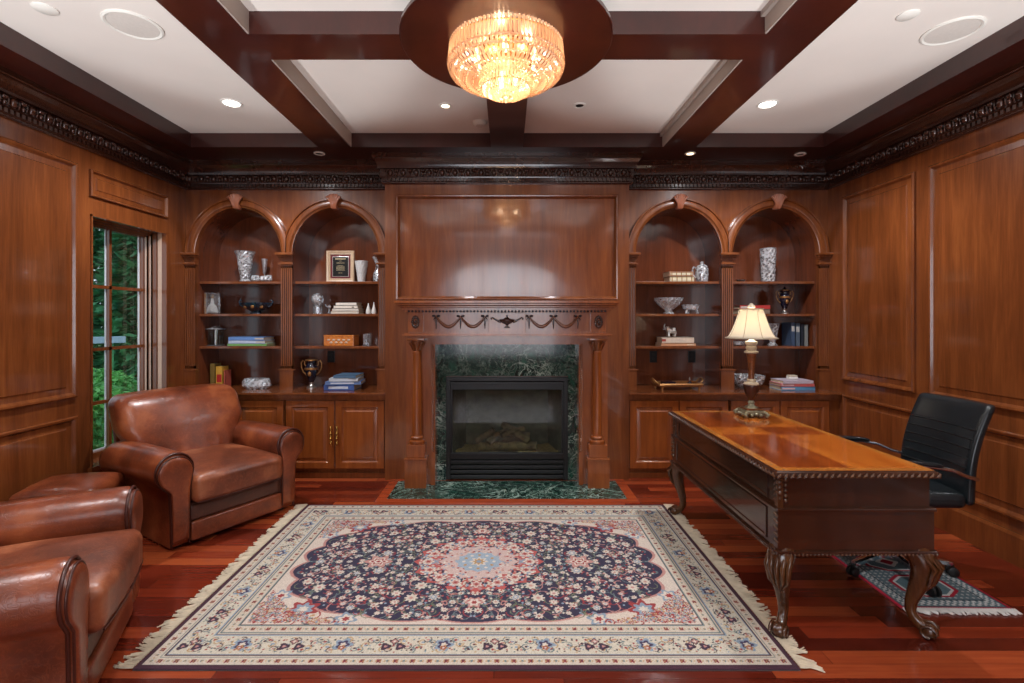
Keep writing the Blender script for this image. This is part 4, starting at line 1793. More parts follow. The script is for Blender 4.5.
q = MB()
mp = lambda a, b, h: (-hx + b0 - h, a, b)
PF = [(0, 0), (0, .006), (.01, .006), (.014, .001)]
q.frame(-hy + .12, hy - .12, .61, .722, PF, mp, False)
q.frame(-hy + .11, hy - .11, .425, .57, PF, lambda a, b, h: (-hx + .018 - h, a, b), False)
q.frame(-hx + .06, hx - .06, .425, .57, PF, lambda a, b, h: (a, -hy + .018 - h, b), False) if False else None
q.build('panel_moulding', 'desk', dk)
q = MB()
for s in (-1, 1):
    m = int(2 * hx / .018)
    for k in range(m):
        q.ball((-hx + .01 + (2 * hx - .02) * (k + .5) / m, s * (hy - .004), .391), .006, .006, .005, 6, 4)
    m = int(2 * hy / .018)
    for k in range(m):
        q.ball((s * (hx - .004), -hy + .01 + (2 * hy - .02) * (k + .5) / m, .391), .006, .006, .005, 6, 4)
q.build('bead_moulding', 'desk_leg', dk, 60)
# drawer fronts on the chair side
for k in range(3):
    a = -hy + .08 + k * (2 * hy - .16) / 3
    b = a + (2 * hy - .16) / 3 - .02
    for (z0, z1) in ((.61, .725), (.42, .575)):
        if k == 1 and z0 < .5:
            continue
        q = MB()
        q.frame(a, b, z0, z1, [(0, 0), (0, .012), (.004, .014), (.02, .014), (.024, .01)], lambda u, v, h: (hx - .02 - .01 + h, u, v))
        d = q.build('drawer', 'desk', dk)
        q = MB()
        ym_ = (a + b) / 2
        zc = (z0 + z1) / 2
        q.tube([(hx - .02, ym_ - .04, zc + .01), (hx + .005, ym_ - .04, zc), (hx + .012, ym_, zc - .015), (hx + .005, ym_ + .04, zc), (hx - .02, ym_ + .04, zc + .01)], .004, 6)
        q.build('handle', 'brass', d, 50)
# corner acanthus carvings
for sx in (-1, 1):
    for sy in (-1, 1):
        if sx < 0:
            q = MB()
            for z, r in ((.715, .02), (.69, .018), (.665, .02), (.64, .016), (.618, .013)):
                q.ball((sx * (hx - .032), sy * (hy - .032), z), r * .95, r * .95, .015, 8, 5)
                for e in (-1, 1):
                    q.ball((sx * (hx - .034 - (e > 0) * .028), sy * (hy - .034 - (e < 0) * .028), z + .008), .012, .012, .012, 6, 4)
            q.box(*sorted((sx * (hx - .045), sx * (hx - .02))), *sorted((sy * (hy - .045), sy * (hy - .02))), .41, .73)
            for z in (.56, .53, .50, .47, .44):
                q.tube([(sx * (hx - .02), sy * (hy - .05), z), (sx * (hx - .012), sy * (hy - .03), z + .012), (sx * (hx - .02), sy * (hy - .018), z)], [.004, .008, .004], 6)
            q.build('corner_carving', 'desk_leg', dk, 60)
        # cabriole leg
        ux, uy = sx * .7071, sy * .7071
        bx, by = sx * (hx - .065), sy * (hy - .065)
        path = [(-.005, .39, .058), (.018, .365, .058), (.028, .33, .053), (.026, .29, .046), (.014, .24, .038), (-.002, .19, .031), (-.016, .14, .025), (-.018, .10, .022), (-.004, .07, .022), (.018, .048, .025), (.036, .038, .028)]
        q = MB()
        q.tube([(bx + ux * o_, by + uy * o_, z) for o_, z, r in path], [r for o_, z, r in path], 12)
        leg = q.build('leg', 'desk_leg', dk, 60)
        q = MB()
        q.ball((bx + ux * .048, by + uy * .048, .034), .036, .036, .034, 12, 8)
        q.tube([(bx + ux * (.05 + .03 * math.cos(a_)) + sgn * uy * .03, by + uy * (.05 + .03 * math.cos(a_)) - sgn * ux * .03, .036 + .026 * math.sin(a_)) for sgn in (1,) for a_ in [i * .6 for i in range(9)]], .007, 6)
        q.tube([(bx + ux * (.05 + .03 * math.cos(a_)) - uy * .03, by + uy * (.05 + .03 * math.cos(a_)) + ux * .03, .036 + .026 * math.sin(a_)) for a_ in [i * .6 for i in range(9)]], .007, 6)
        q.build('scroll_foot', 'desk_leg', leg, 60)
        q = MB()
        for j in range(-2, 3):
            an = j * .42
            dx_, dy_ = ux * math.cos(an) - uy * math.sin(an), ux * math.sin(an) + uy * math.cos(an)
            q.tube([(bx + ux * (-.008) + dx_ * .064, by + uy * (-.008) + dy_ * .064, .385), (bx + ux * .032 + dx_ * .06, by + uy * .032 + dy_ * .06, .335), (bx + ux * .02 + dx_ * .050, by + uy * .02 + dy_ * .050, .26), (bx + ux * .03, by + uy * .03, .20)], [.006, .012, .009, .003], 6)
        q.build('acanthus_carving', 'desk_leg', leg, 60)

# ------------------------------------------------------------------ table lamp
LX, LY = 1.725, 3.46
lp = thing('table_lamp', 'tall table lamp with ivory bell shade on the far end of desk', 'lamp', (LX, LY, DH + .0016))
q = MB()
for k in range(4):
    a = PI / 4 + k * PI / 2
    c_, s_ = math.cos(a), math.sin(a)
    q.tube([(.10 * c_, .10 * s_, .01), (.112 * c_, .112 * s_, .022), (.095 * c_, .095 * s_, .034), (.06 * c_, .06 * s_, .04)], [.012, .014, .012, .008], 8)
    a2 = k * PI / 2
    c2, s2 = math.cos(a2), math.sin(a2)
    for e in (-.03, 0, .03):
        q.ball((.072 * c2 - e * s2, .072 * s2 + e * c2, .026 - abs(e) * .2), .014, .014, .012, 8, 5)
q.box(-.068, .068, -.068, .068, .026, .05, .006)
q.build('scroll_base', 'pewter', lp, 60)
MB().box(-.058, .058, -.058, .058, .05, .062, .003).build('plinth', 'lampwood', lp)
q = MB()
q.lathe([(.045, .062), (.04, .07), (.022, .078), (.018, .09), (.024, .098), (.018, .106), (.014, .112)], n=20)
q.build('collar', 'pewter', lp, 50)
q = MB()
q.lathe([(.014, .112), (.02, .125), (.036, .15), (.046, .18), (.05, .21), (.05, .222), (.04, .23)], n=24, fl=lambda a, k, r: r * (1 + .04 * math.cos(a * 12)))
q.build('fluted_urn', 'darkurn', lp, 60)
q = MB()
q.lathe([(.048, .222), (.052, .23), (.046, .238), (.026, .246), (.03, .256), (.022, .264)], n=20)
q.build('urn_rim', 'cream', lp, 50)
q = MB()
q.lathe([(.022, .262), (.019, .29), (.023, .36), (.032, .43), (.034, .442)], n=20)
q.build('tapered_column', 'lampwood', lp, 50)
q = MB()
q.lathe([(.034, .442), (.046, .448), (.046, .458), (.03, .464), (.036, .476), (.036, .49), (.028, .495), (.036, .505), (.040, .517), (.040, .527), (.02, .535), (.012, .55), (.001, .553)], n=20)
q.build('collar', 'cream', lp, 50)
MB().lathe([(.006, .55), (.006, .765), (.001, .765)], n=8).build('harp_rod', 'brass', lp)
# shade: eight-sided bell
n = 48


def shade_r(z):
    u = (z - .552) / .205
    return .165 - .088 * (u ** .66)


ring_o, ring_i = [], []
prof = [.552 + .205 * i / 14 for i in range(15)]
q = MB()
rings = []
for z in prof:
    r = shade_r(z)
    rings.append([(r * (1 - .03 * (1 - abs(math.cos(4 * a)))) * math.cos(a), r * (1 - .03 * (1 - abs(math.cos(4 * a)))) * math.sin(a), z) for a in [2 * PI * j / n for j in range(n)]])
q.loft(rings, True, False)
sh = q.build('lamp_shade', 'shade', lp, 80, recalc=True)
sm = sh.modifiers.new('thickness', 'SOLIDIFY')
sm.thickness = .0015
q = MB()
for z, r_ in ((.552, .167), (.757, .078)):
    q.tube([(r_ * math.cos(a), r_ * math.sin(a), z) for a in [2 * PI * j / 40 for j in range(41)]], .004, 6)
for k in range(8):
    a = 2 * PI * k / 8
    q.tube([((shade_r(z) + .001) * math.cos(a), (shade_r(z) + .001) * math.sin(a), z) for z in prof], .0022, 5)
q.build('trim', 'cream', sh, 60)
q = MB()
q.lathe([(.001, .758), (.02, .762), (.026, .77), (.022, .783), (.012, .788), (.012, .794), (.001, .798)], n=14)
q.build('finial', 'cream', lp, 50)
MB().ball((0, 0, .645), .028, .028, .036, 12, 8).build('bulb', 'lampbulb', lp, 60)
point_light('table_lamp_bulb', (LX, LY, DH + .645), 6.0, (1, .93, .82), .04)

# ------------------------------------------------------------------ swivel chair
def lerp(a, b, u):
    return a + (b - a) * u


oc = thing('office_chair', 'black leather swivel chair with padded armrests behind the desk', 'office chair', (2.235, 2.86, .0075), math.radians(-92))
# local: faces -y, x across
q = MB()
q.rbox((.245, .235, .042), .035, 14, (0, 0, .475), lambda x, y, z: (x, y, z + (.014 if z > 0 else 0) * (1 - (x / .25) ** 2) - (.03 * max(0, (-y - .16) / .07) ** 2)))
seat = q.build('seat', 'chair_black', oc, 60)
q = MB()
for y in (-.10, -.02, .06):
    q.tube([(-.22, y, .521), (0, y, .531), (.22, y, .521)], .0035, 6)
q.build('seam', 'welt_black', seat, 60)
bm_b = MB()


def backf(x, y, z):
    w = (z + .27) / .54
    y2 = y + .04 + .12 * w ** 1.0 - .10 * math.sin(w * PI) * .35 - .035 * (1 - (x / .24) ** 2) * -1 * (1 if y > 0 else .8)
    return x * (1.0 - .03 * w), y2, z
bm_b.rbox((.245, .026, .27), .024, 18, (0, .21, .722), backf)
back = bm_b.build('backrest', 'chair_black', oc, 60)
q = MB()
for k in range(6):
    z = .60 + k * .05
    w = (z - .722 + .27) / .54
    pts = []
    for i in range(9):
        x = -.225 + .45 * i / 8
        yy = -.024 + .04 + .12 * w - .035 * math.sin(w * PI) + .035 * (1 - (x / .24) ** 2) * .8 + .21 - .001
        pts.append((x * .98, yy, z))
    q.tube(pts, .004, 6)
q.build('seam', 'welt_black', back, 60)
for s in (-1, 1):
    q = MB()
    x = s * .275
    q.tube([(s * .225, -.02, .475), (s * .265, -.05, .48), (x, -.12, .51), (x, -.235, .60), (x, -.262, .645), (x, -.24, .672), (x, -.19, .676), (x, .02, .672), (x, .12, .655), (x, .20, .62), (s * .25, .27, .60)], .0105, 10)
    fr = q.build('armrest_frame', 'chrome', oc, 60)
    q = MB()
    q.rbox((.024, .135, .012), .011, 8, (x, -.07, .69), lambda a, b, c: (a, b, c - .012 * ((b) / .135) ** 2 * (b > 0)))
    q.build('arm_pad', 'chair_black', fr, 60)
MB().box(-.09, .09, -.11, .11, .405, .432, .008).build('tilt_mechanism', 'black', oc)
q = MB()
q.lathe([(.026, .09), (.026, .25), (.018, .255), (.018, .405)], n=16)
q.build('gas_column', 'chrome', oc, 50)
bs = MB()
bs.lathe([(.04, .07), (.045, .085), (.04, .125), (.028, .13)], n=18)
hub = bs.build('hub', 'chrome', oc, 50)
for k in range(5):
    a = 2 * PI * k / 5 + math.radians(2)
    c_, s_ = math.cos(a), math.sin(a)
    q = MB()
    rings = []
    for u, w_, h_, z in ((.03, .022, .018, .10), (.15, .02, .014, .088), (.29, .016, .010, .072)):
        rings.append([(u * c_ - sg * w_ * s_, u * s_ + sg * w_ * c_, z + hh * h_) for sg, hh in ((-1, -1), (1, -1), (1, .6), (.5, 1), (-.5, 1), (-1, .6))])
    q.loft(rings)
    sp_ = q.build('base_spoke', 'chrome', oc, 40)
    q = MB()
    cx, cy = .295 * c_, .295 * s_
    for sg in (-1, 1):
        ctr = Vector((cx - sg * .014 * s_, cy + sg * .014 * c_, .027))
        ax = Vector((-s_, c_, 0))
        q.tube([ctr - ax * .010 * 1, ctr - ax * .006, ctr + ax * .006, ctr + ax * .010], [.020, .027, .027, .020], 14)
    q.lathe([(.008, .03), (.008, .066)], (cx, cy, 0), 8)
    q.build('caster', 'black_dull', sp_, 50)
# ------------------------------------------------------------------ objects on the shelves
S1, S2, S3, S0 = SH[2], SH[1], SH[0], ZCT
D0 = 4.80


def PX(x, d=D0):
    return (x - 507) / F * d


def cut(depth, k):
    """radius modulation giving the facets of cut crystal"""
    return lambda a, i, r: r * (1 + depth * math.cos(a * k + (i % 2) * PI))


def crystal(name, lab, cat, prof, loc, n=32, k=12, dep=.06, mat='crystal', sx=1, sy=1, group=None, sm=None):
    t = thing(name, lab, cat, loc, 0, group)
    fine = []
    for (r0, z0), (r1, z1) in zip(prof[:-1], prof[1:]):
        m = max(1, int(math.hypot(r1 - r0, z1 - z0) / .026))
        fine += [(r0 + (r1 - r0) * u / m, z0 + (z1 - z0) * u / m) for u in range(m)]
    fine.append(prof[-1])
    n = min(n, 22)
    rn = random.Random(len(lab))
    jit = [[rn.uniform(-1, 1) for _ in range(64)] for _ in fine]

    def fl(a, i, r):
        if r < .004:
            return r
        c_ = int(round(a / (2 * PI) * n)) % n
        return r * (1 + dep * (.7 * (1 if (c_ + i) % 2 else -1) + .35 * jit[i][c_]))
    q = MB()
    q.lathe(fine if dep else prof, n=n, fl=fl if dep else None, sx=sx, sy=sy)
    q.build('body', mat, t, sm)
    return t


def vessel(outer, wall=.006):
    """outer profile (r,z) bottom to top -> closed profile with an inside"""
    inner = [(max(.001, r - wall), z) for r, z in outer[::-1] if z > outer[0][1] + wall]
    return [(.001, outer[0][1])] + outer + inner + [(.001, inner[-1][1])]


# bay A, top shelf
crystal('crystal_vase', 'tall flared cut crystal vase on the top left shelf', 'vase',
        vessel([(.045, 0), (.05, .012), (.038, .03), (.05, .09), (.062, .17), (.068, .24), (.088, .29), (.092, .30)]), (PX(245), D0, S1))
t = thing('flute_glass', 'thin clear flute glass standing behind the crystal balls', 'glass', (PX(260.5), 4.88, S1))
MB().lathe(vessel([(.03, 0), (.03, .004), (.005, .01), (.005, .08), (.016, .10), (.022, .16), (.03, .24)], .002), n=20).build('bowl_and_stem', 'clear', t, 60)
for x, r, lab in ((257, .034, 'small cut crystal bowl touching the tall flared vase'), (264, .032, 'small cut crystal bowl, middle of the three on the top left shelf'), (269.5, .035, 'small cut crystal bowl at the right end of the top left shelf row')):
    crystal('crystal_bowl', lab, 'bowl', vessel([(r * .6, 0), (r, r * .5), (r * 1.12, r), (r, r * 1.5), (r * .85, r * 1.9)], .004), (PX(x), 4.77 + (.03 if x == 264 else 0), S1), 20, 8, .09)
# bay A, second shelf
t = thing('acrylic_award', 'clear block holding a white and gold bottle shape, second left shelf', 'ornament', (PX(215), 4.76, S2), math.radians(12))
MB().box(-.066, .066, -.018, .018, 0, .205, .004).build('block', 'clear', t)
q = MB()
q.lathe([(.001, .01), (.048, .012), (.05, .04), (.036, .08), (.016, .10), (.012, .15), (.001, .152)], n=16, sx=1, sy=.2)
q.build('inner_shape', 'white', t, 60)
q = MB()
q.lathe([(.015, .15), (.016, .18), (.001, .182)], n=12, sx=1, sy=.5)
q.box(-.066, -.052, -.012, .012, 0, .2)
q.build('gold_neck', 'gilt', t, 60)
t = thing('blue_centrepiece_bowl', 'dark blue glazed scalloped bowl with gold medallions, second left shelf', 'bowl', (PX(256), 4.80, S2))
q = MB()
q.lathe([(.001, 0), (.06, 0), (.055, .012), (.04, .02), (.09, .05), (.14, .09), (.145, .11), (.13, .10), (.08, .06), (.001, .05)], n=48, sy=.6,
        fl=lambda a, k, r: r * (1 + (.07 * math.cos(a * 6) if k > 4 else 0)))
q.build('bowl', 'teal', t, 60)
for a in (-2.3, -1.57, -.85):
    MB().ball((.118 * math.cos(a), .118 * .6 * math.sin(a), .07), .018, .008, .018).build('gilt_medallion', 'gilt', t, 60)
for s in (-1, 1):
    q = MB()
    q.tube([(s * .12, 0, .07), (s * .15, 0, .09), (s * .165, 0, .12), (s * .15, 0, .14), (s * .135, 0, .125)], [.012, .011, .009, .007, .005], 8)
    q.build('handle', 'teal', t, 60)
# bay A, third shelf
t = thing('glass_dome_clock', 'clear glass cylinder with gold rod and lid, third left shelf', 'ornament', (PX(216), 4.80, S3))
q = MB()
q.lathe([(.078, 0), (.078, .008), (.05, .012), (.001, .012)], n=28)
q.build('base', 'clear', t, 50)
MB().lathe([(.072, .012), (.072, .16), (.068, .16), (.068, .013)], n=28).build('cylinder', 'pane', t, 50)
MB().lathe([(.005, .012), (.005, .17), (.001, .17)], n=8).build('rod', 'gilt', t)
q = MB()
q.lathe([(.088, .158), (.092, .164), (.05, .172), (.03, .19), (.018, .194), (.001, .195)], n=28)
q.build('lid', 'crystal', t, 50)
# bay B, top shelf
t = thing('framed_plaque', 'framed black award plaque with maroon mat on the upper shelf', 'framed plaque', (PX(339.5), 4.84, S1), 0)
w, h = .137, .312
fr = MB()
fr.frame(-w, w, 0, h, [(0, 0), (0, .02), (.006, .026), (.022, .022), (.024, .014), (.034, .018), (.04, .010)], lambda a, b, hh: (a, -hh, b), False)
fr.box(-w, w, 0, .006, 0, h)
fr.build('frame', 'frame_wood', t)
MB().box(-w + .04, w - .04, -.008, -.001, .04, h - .04).build('mat', 'maroon', t)
MB().box(-w + .056, w - .056, -.0095, -.007, .056, h - .056, .001).build('silver_border', 'steel_glow', t)
pl_ = MB().box(-w + .062, w - .062, -.0108, -.009, .062, h - .062, .001).build('plate', 'plaque', t)
for k, (z, hw_, hh) in enumerate(((.232, .052, .010), (.212, .012, .003), (.192, .040, .004), (.166, .028, .0028), (.156, .040, .0028), (.147, .042, .0028), (.138, .042, .0028), (.129, .040, .0028), (.120, .043, .0028), (.094, .020, .003))):
    q = MB()
    rn = random.Random(k)
    x = -hw_
    while x < hw_:
        ww = rn.uniform(.004, .012)
        q.box(x, min(hw_, x + ww), -.0113, -.0107, z - hh / 2, z + hh / 2)
        x += ww + .002
    q.build('engraved_line', 'gold_ink', pl_)
crystal('frosted_vase', 'frosted faceted vase beside the framed plaque', 'vase', vessel([(.034, 0), (.04, .06), (.052, .13), (.062, .20), (.064, .205)]), (PX(362), 4.78, S1), 24, 6, .03, 'frost')
crystal('crystal_vase', 'waisted clear crystal vase half behind the pilaster next to chimney breast', 'vase', vessel([(.045, 0), (.058, .03), (.056, .08), (.034, .13), (.03, .17), (.05, .22), (.066, .25)]), (PX(378), 4.84, S1), 30, 10, .04)
# bay B, second shelf
t = thing('crystal_ball', 'engraved crystal ball on a clear stand, second shelf', 'ornament', (PX(318.5), 4.78, S2))
MB().ball((0, 0, .145), .058, n=20, m=14).build('ball', 'crystal', t, 80)
q = MB()
q.lathe([(.044, 0), (.044, .07), (.05, .09), (.034, .098), (.034, .01)], n=12)
q.build('stand', 'clear', t)
t = thing('crystal_figurine', 'small clear crystal figurine just right of the ball', 'figurine', (PX(327.5), 4.85, S2))
q = MB()
q.lathe([(.02, 0), (.022, .01), (.01, .02), (.008, .05), (.018, .07), (.012, .085), (.001, .09)], n=8)
q.tube([(0, 0, .06), (-.03, -.01, .08), (-.035, -.01, .095)], [.007, .006, .008], 6)
q.build('body', 'crystal', t)


def book(name, lab, x0, x1, y0, y1, z0, z1, col, grp=None, standing=False, spine='front', band=None, loc_rot=0, page=True):
    """one closed book: cover boards, spine and page block"""
    cx, cy = (x0 + x1) / 2, (y0 + y1) / 2
    t = thing(name, lab, 'book', (cx, cy, z0), math.radians(loc_rot), grp)
    hx_, hy_, h_ = (x1 - x0) / 2, (y1 - y0) / 2, z1 - z0
    c = MB()
    th = min(.003, h_ * .12) if not standing else .0028
    if not standing:
        c.box(-hx_, hx_, -hy_, hy_, 0, th)
        c.box(-hx_, hx_, -hy_, hy_, h_ - th, h_)
        c.box(-hx_, hx_, -hy_, -hy_ + .003, 0, h_)
        c.build('cover', cover(col), t)
        MB().box(-hx_ + .004, hx_ - .004, -hy_ + .004, hy_ - .005, th, h_ - th).build('pages', 'page', t)
        if band:
            MB().box(-hx_ * band[0], hx_ * band[1], -hy_ - .0005, -hy_ + .002, h_ * .3, h_ * .72).build('spine_label', cover(band[2]), t)
    else:
        c.box(-hx_, -hx_ + th, -hy_, hy_, 0, h_)
        c.box(hx_ - th, hx_, -hy_, hy_, 0, h_)
        c.box(-hx_, hx_, -hy_, -hy_ + .003, 0, h_)
        c.build('cover', cover(col), t)
        MB().box(-hx_ + th, hx_ - th, -hy_ + .004, hy_ - .005, .003, h_ - .003).build('pages', 'page', t)
        if band:
            MB().box(-hx_ * .7, hx_ * .7, -hy_ - .0005, -hy_ + .002, h_ * band[0], h_ * band[1]).build('spine_label', cover(band[2]), t)
    return t


# bay B second shelf: white books
g_ = 'pale books stacked on the second shelf'
z = S2
for k, (a, b, h_, c_, lab) in enumerate(((334, 361, .026, (208, 196, 180), 'cream hardback, bottom of the pale stack on second shelf'), (335, 361, .024, (214, 206, 194), 'off-white hardback, second from bottom of the pale stack'),
                                          (336.5, 360, .028, (224, 214, 200), 'pale hardback with small dark mark, third in the pale stack'), (338.5, 359, .030, (226, 218, 206), 'cream hardback, topmost of the pale stack'))):
    book('book', lab, PX(a), PX(b), 4.72, 4.90, z, z + h_, c_, g_, band=(-.5, .72, (120, 110, 96)) if k == 2 else None)
    z += h_ + .0005
for x, h_, lab in ((369.5, .105, 'small white cone ornament, left one of the pair'), (375, .115, 'small white cone ornament, right one of the pair')):
    t = thing('cone_ornament', lab, 'ornament', (PX(x), 4.76, S2), 0, 'white cone ornaments on the second shelf')
    MB().lathe([(.02, 0), (.024, .01), (.022, .035), (.010, .075), (.003, h_), (.001, h_)], n=12).build('cone', 'white', t, 60)
# bay B third shelf
t = thing('inlaid_box', 'amber wooden box with pale floral inlay on the third shelf', 'box', (PX(342), 4.79, S3), math.radians(-5))
MB().box(-.148, .148, -.07, .07, 0, .085, .005).build('body', 'box_wood', t)
MB().box(-.15, .15, -.072, .072, .085, .105, .005).build('lid', 'box_wood', t)
q = MB()
for i in range(9):
    u = (i - 4) / 4
    q.ball((u * .10, -.0705, .045 + .012 * math.cos(i * PI)), .016, .0035, .010, 8, 5)
q.build('inlay', 'frame_wood', t, 60)
t = thing('glass_tumbler', 'small cloudy glass tumbler beside the amber box', 'glass', (PX(366.5), 4.78, S3))
MB().lathe(vessel([(.026, 0), (.027, .05), (.03, .115)], .003), n=20, ).build('tumbler', 'clear', t, 50)


def two_handled_urn(name, lab, loc, sc, lid=False):
    t = thing(name, lab, 'vase', loc)
    Q = lambda prof: [(r * sc, z * sc) for r, z in prof]
    MB().lathe(Q([(.001, 0), (.045, 0), (.045, .012), (.03, .018), (.016, .04), (.016, .05), (.022, .058)]), n=20).build('foot', 'steel_glow', t, 50)
    MB().lathe(Q([(.018, .055), (.034, .09), (.052, .14), (.062, .19), (.062, .205), (.05, .225), (.042, .235), (.046, .262), (.056, .275), (.05, .275), (.001, .26)]), n=28).build('body', 'navy', t, 50)
    q = MB()
    q.lathe(Q([(.0625, .182), (.0645, .192), (.0625, .204)]), n=28)
    q.lathe(Q([(.056, .270), (.059, .276), (.056, .281)]), n=28)
    q.ball((0, -.050 * sc, .145 * sc), .020 * sc, .012 * sc, .026 * sc, 10, 6)
    for s in (-1, 1):
        q.tube([(s * x * sc, 0, z * sc) for x, z in ((.05, .13), (.078, .155), (.098, .20), (.10, .245), (.085, .272), (.066, .262), (.068, .235), (.056, .215))], [.006 * sc] * 8, 8)
    q.build('gilt_handles', 'gilt', t, 60)
    if lid:
        MB().lathe(Q([(.05, .275), (.03, .285), (.012, .295), (.008, .31), (.001, .315)]), n=16).build('lid', 'navy', t, 50)
    return t


two_handled_urn('two_handled_urn', 'navy and gold two-handled urn on the left countertop', (PX(311.5, 4.72), 4.72, S0), .98)
# outlets
for x, lab in ((331, 'black wall outlet at the back of the left bookcase'), (653.5, 'black wall outlet at the back of right bookcase, nearer the fireplace'), (692, 'black wall outlet at the back of right bookcase, nearer the middle pilaster')):
    t = thing('wall_outlet', lab, 'outlet', (PX(x, 4.99), 4.998, 1.07))
    MB().box(-.037, .037, -.006, 0, -.058, .058, .002).build('cover_plate', 'black', t)
    for dz in (-.022, .022):
        MB().lathe([(.017, -.002), (.017, .002)], (0, 0, 0), 12).build('socket', 'black_dull', t).matrix_local = Matrix.Translation((0, -.007, dz)) @ Matrix.Rotation(PI / 2, 4, 'X')

# bay A third shelf books
g_ = 'horizontal books on the third left shelf'
z = S3
for k, (a, b, h_, c_, lab) in enumerate(((232.5, 271, .022, (122, 176, 104), 'green book, bottom of the three-book stack on third left shelf'), (233.5, 270, .030, (186, 196, 218), 'pale lilac book, middle of the three-book stack'),
                                          (233.5, 269.5, .034, (104, 142, 200), 'blue book, topmost of the three-book stack'))):
    book('book', lab, PX(a), PX(b), 4.71, 4.90, z, z + h_, c_, g_, band=(-.5, 1.0, (190, 180, 168)) if k else None, loc_rot=-2 * k)
    z += h_ + .0005
# standing books behind the armchair
for a, b, h_, c_, band, lab in ((212.5, 217.5, .232, (122, 98, 48), None, 'olive-gold standing book, leftmost on the left countertop'), (218, 225, .205, (206, 158, 60), (.25, .62, (176, 40, 36)), 'yellow standing book with red and white spine patches'), (226, 227.8, .165, (176, 84, 70), None, 'thin reddish standing book beside the yellow one')):
    book('book', lab, PX(a), PX(b), 4.76, 4.86, S0, S0 + h_, c_, 'standing books behind the armchair', True, band=band)
crystal('crystal_dish', 'oblong cut crystal dish on the left countertop', 'bowl', vessel([(.06, 0), (.066, .01), (.085, .03), (.082, .07), (.07, .10)], .008), (PX(256.5, 4.68), 4.68, S0), 36, 12, .05, sx=1.6, sy=.8)
# bay B counter books
g_ = 'blue books stacked on the left countertop'
z = S0
for k, (a, b, h_, c_, lab, r_) in enumerate(((328.5, 358, .052, (62, 92, 156), 'thick blue book, bottom of the stack on left countertop', 0), (329, 363, .030, (98, 124, 172), 'mid-blue book, second from bottom of the countertop stack', 6),
                                              (333, 361, .030, (196, 202, 208), 'pale grey-blue book, third up in the countertop stack', 3), (338, 360, .026, (78, 108, 136), 'slate blue book, topmost of the stack on left countertop', -2))):
    book('book', lab, PX(a, 4.68), PX(b, 4.68), 4.56, 4.80, z, z + h_, c_, g_, band=(.7, .6, (196, 204, 216)) if k < 3 else None, loc_rot=r_)
    z += h_ + .0005

# bay C top shelf: two leather books and a pitcher
g_ = 'old leather books on the upper right shelf'
for k, (a, b, z0, h_, c_, lab) in enumerate(((667, 691, 0, .048, (186, 172, 140), 'cream leather-bound book, lower of two on upper shelf', ), (666, 690, .049, .05, (150, 110, 84), 'brown and cream leather-bound book, upper of two on upper shelf'))):
    t = book('book', lab, PX(a), PX(b), 4.72, 4.90, S1 + z0, S1 + z0 + h_, c_, g_, band=(.9, .9, (206, 196, 168)), loc_rot=(0, 3)[k])
    q = MB()
    hxx = (PX(b) - PX(a)) / 2
    for u in (-.8, -.4, 0, .4, .8):
        q.box(hxx * u - .004, hxx * u + .004, -.0925, -.089, .002, h_ - .002)
    q.build('spine_bands', 'gilt', t)
t = thing('crystal_pitcher', 'lidded cut crystal pitcher on the upper right shelf', 'pitcher', (PX(701.5), 4.79, S1))
MB().lathe(vessel([(.05, 0), (.054, .02), (.06, .08), (.058, .13), (.052, .15)]), n=28, fl=cut(.05, 10)).build('body', 'crystal', t)
MB().lathe([(.054, .151), (.04, .165), (.016, .175), (.018, .195), (.001, .205)], n=16).build('lid', 'crystal', t)
MB().tube([(-.05, 0, .13), (-.08, 0, .15), (-.095, 0, .12), (-.085, 0, .07), (-.055, 0, .04)], [.008, .008, .008, .007, .006], 8).build('handle', 'crystal', t, 60)
# bay C second shelf: two footed bowls
crystal('crystal_bowl', 'large footed crystal bowl with scalloped rim, second right shelf', 'bowl', vessel([(.05, 0), (.05, .01), (.03, .03), (.05, .05), (.10, .09), (.125, .13), (.135, .158)], .007), (PX(668.5), 4.80, S2), 40, 10, .05)
t = crystal('crystal_bowl', 'small three-footed crystal bowl beside the large footed one', 'bowl', vessel([(.05, .035), (.07, .05), (.082, .085), (.084, .09)], .006), (PX(689.5), 4.77, S2), 30, 10, .04)
for k in range(3):
    a = PI / 2 + 2 * PI * k / 3
    MB().tube([(.05 * math.cos(a), .05 * math.sin(a), .045), (.06 * math.cos(a), .06 * math.sin(a), .02), (.062 * math.cos(a), .062 * math.sin(a), .004)], [.012, .011, .013], 8).build('foot', 'crystal', t, 60)
# bay C third shelf: books and elephant
g_ = 'books under the silver elephant'
book('book', 'orange-cream book, lower of two under the silver elephant', PX(658), PX(692), 4.70, 4.90, S3, S3 + .026, (206, 150, 112), g_, band=(-.5, .9, (214, 190, 160)))
book('book', 'cream and red book, upper of two under the silver elephant', PX(659), PX(690.5), 4.71, 4.89, S3 + .0265, S3 + .082, (206, 188, 170), g_, band=(1.0, -.75, (150, 52, 40)))
t = thing('elephant_figurine', 'silver elephant figurine with raised trunk standing on two books', 'figurine', (PX(671), 4.79, S3 + .0825))
q = MB()
q.v = []
bmx = bpy.data.meshes.new('elephant')
pts = [(0, 0, .06), (.028, 0, .062), (-.03, 0, .066), (-.048, 0, .088), (-.06, 0, .078), (-.07, 0, .09), (-.068, 0, .115), (-.06, 0, .13),
       (-.028, -.016, .03), (-.03, -.017, .002), (-.026, .016, .03), (-.028, .017, .002), (.03, -.016, .03), (.03, -.017, .002), (.03, .016, .03), (.03, .017, .002), (.045, 0, .055), (.052, 0, .03)]
eds = [(0, 1), (0, 2), (2, 3), (3, 4), (4, 5), (5, 6), (6, 7), (2, 8), (8, 9), (2, 10), (10, 11), (1, 12), (12, 13), (1, 14), (14, 15), (1, 16), (16, 17)]
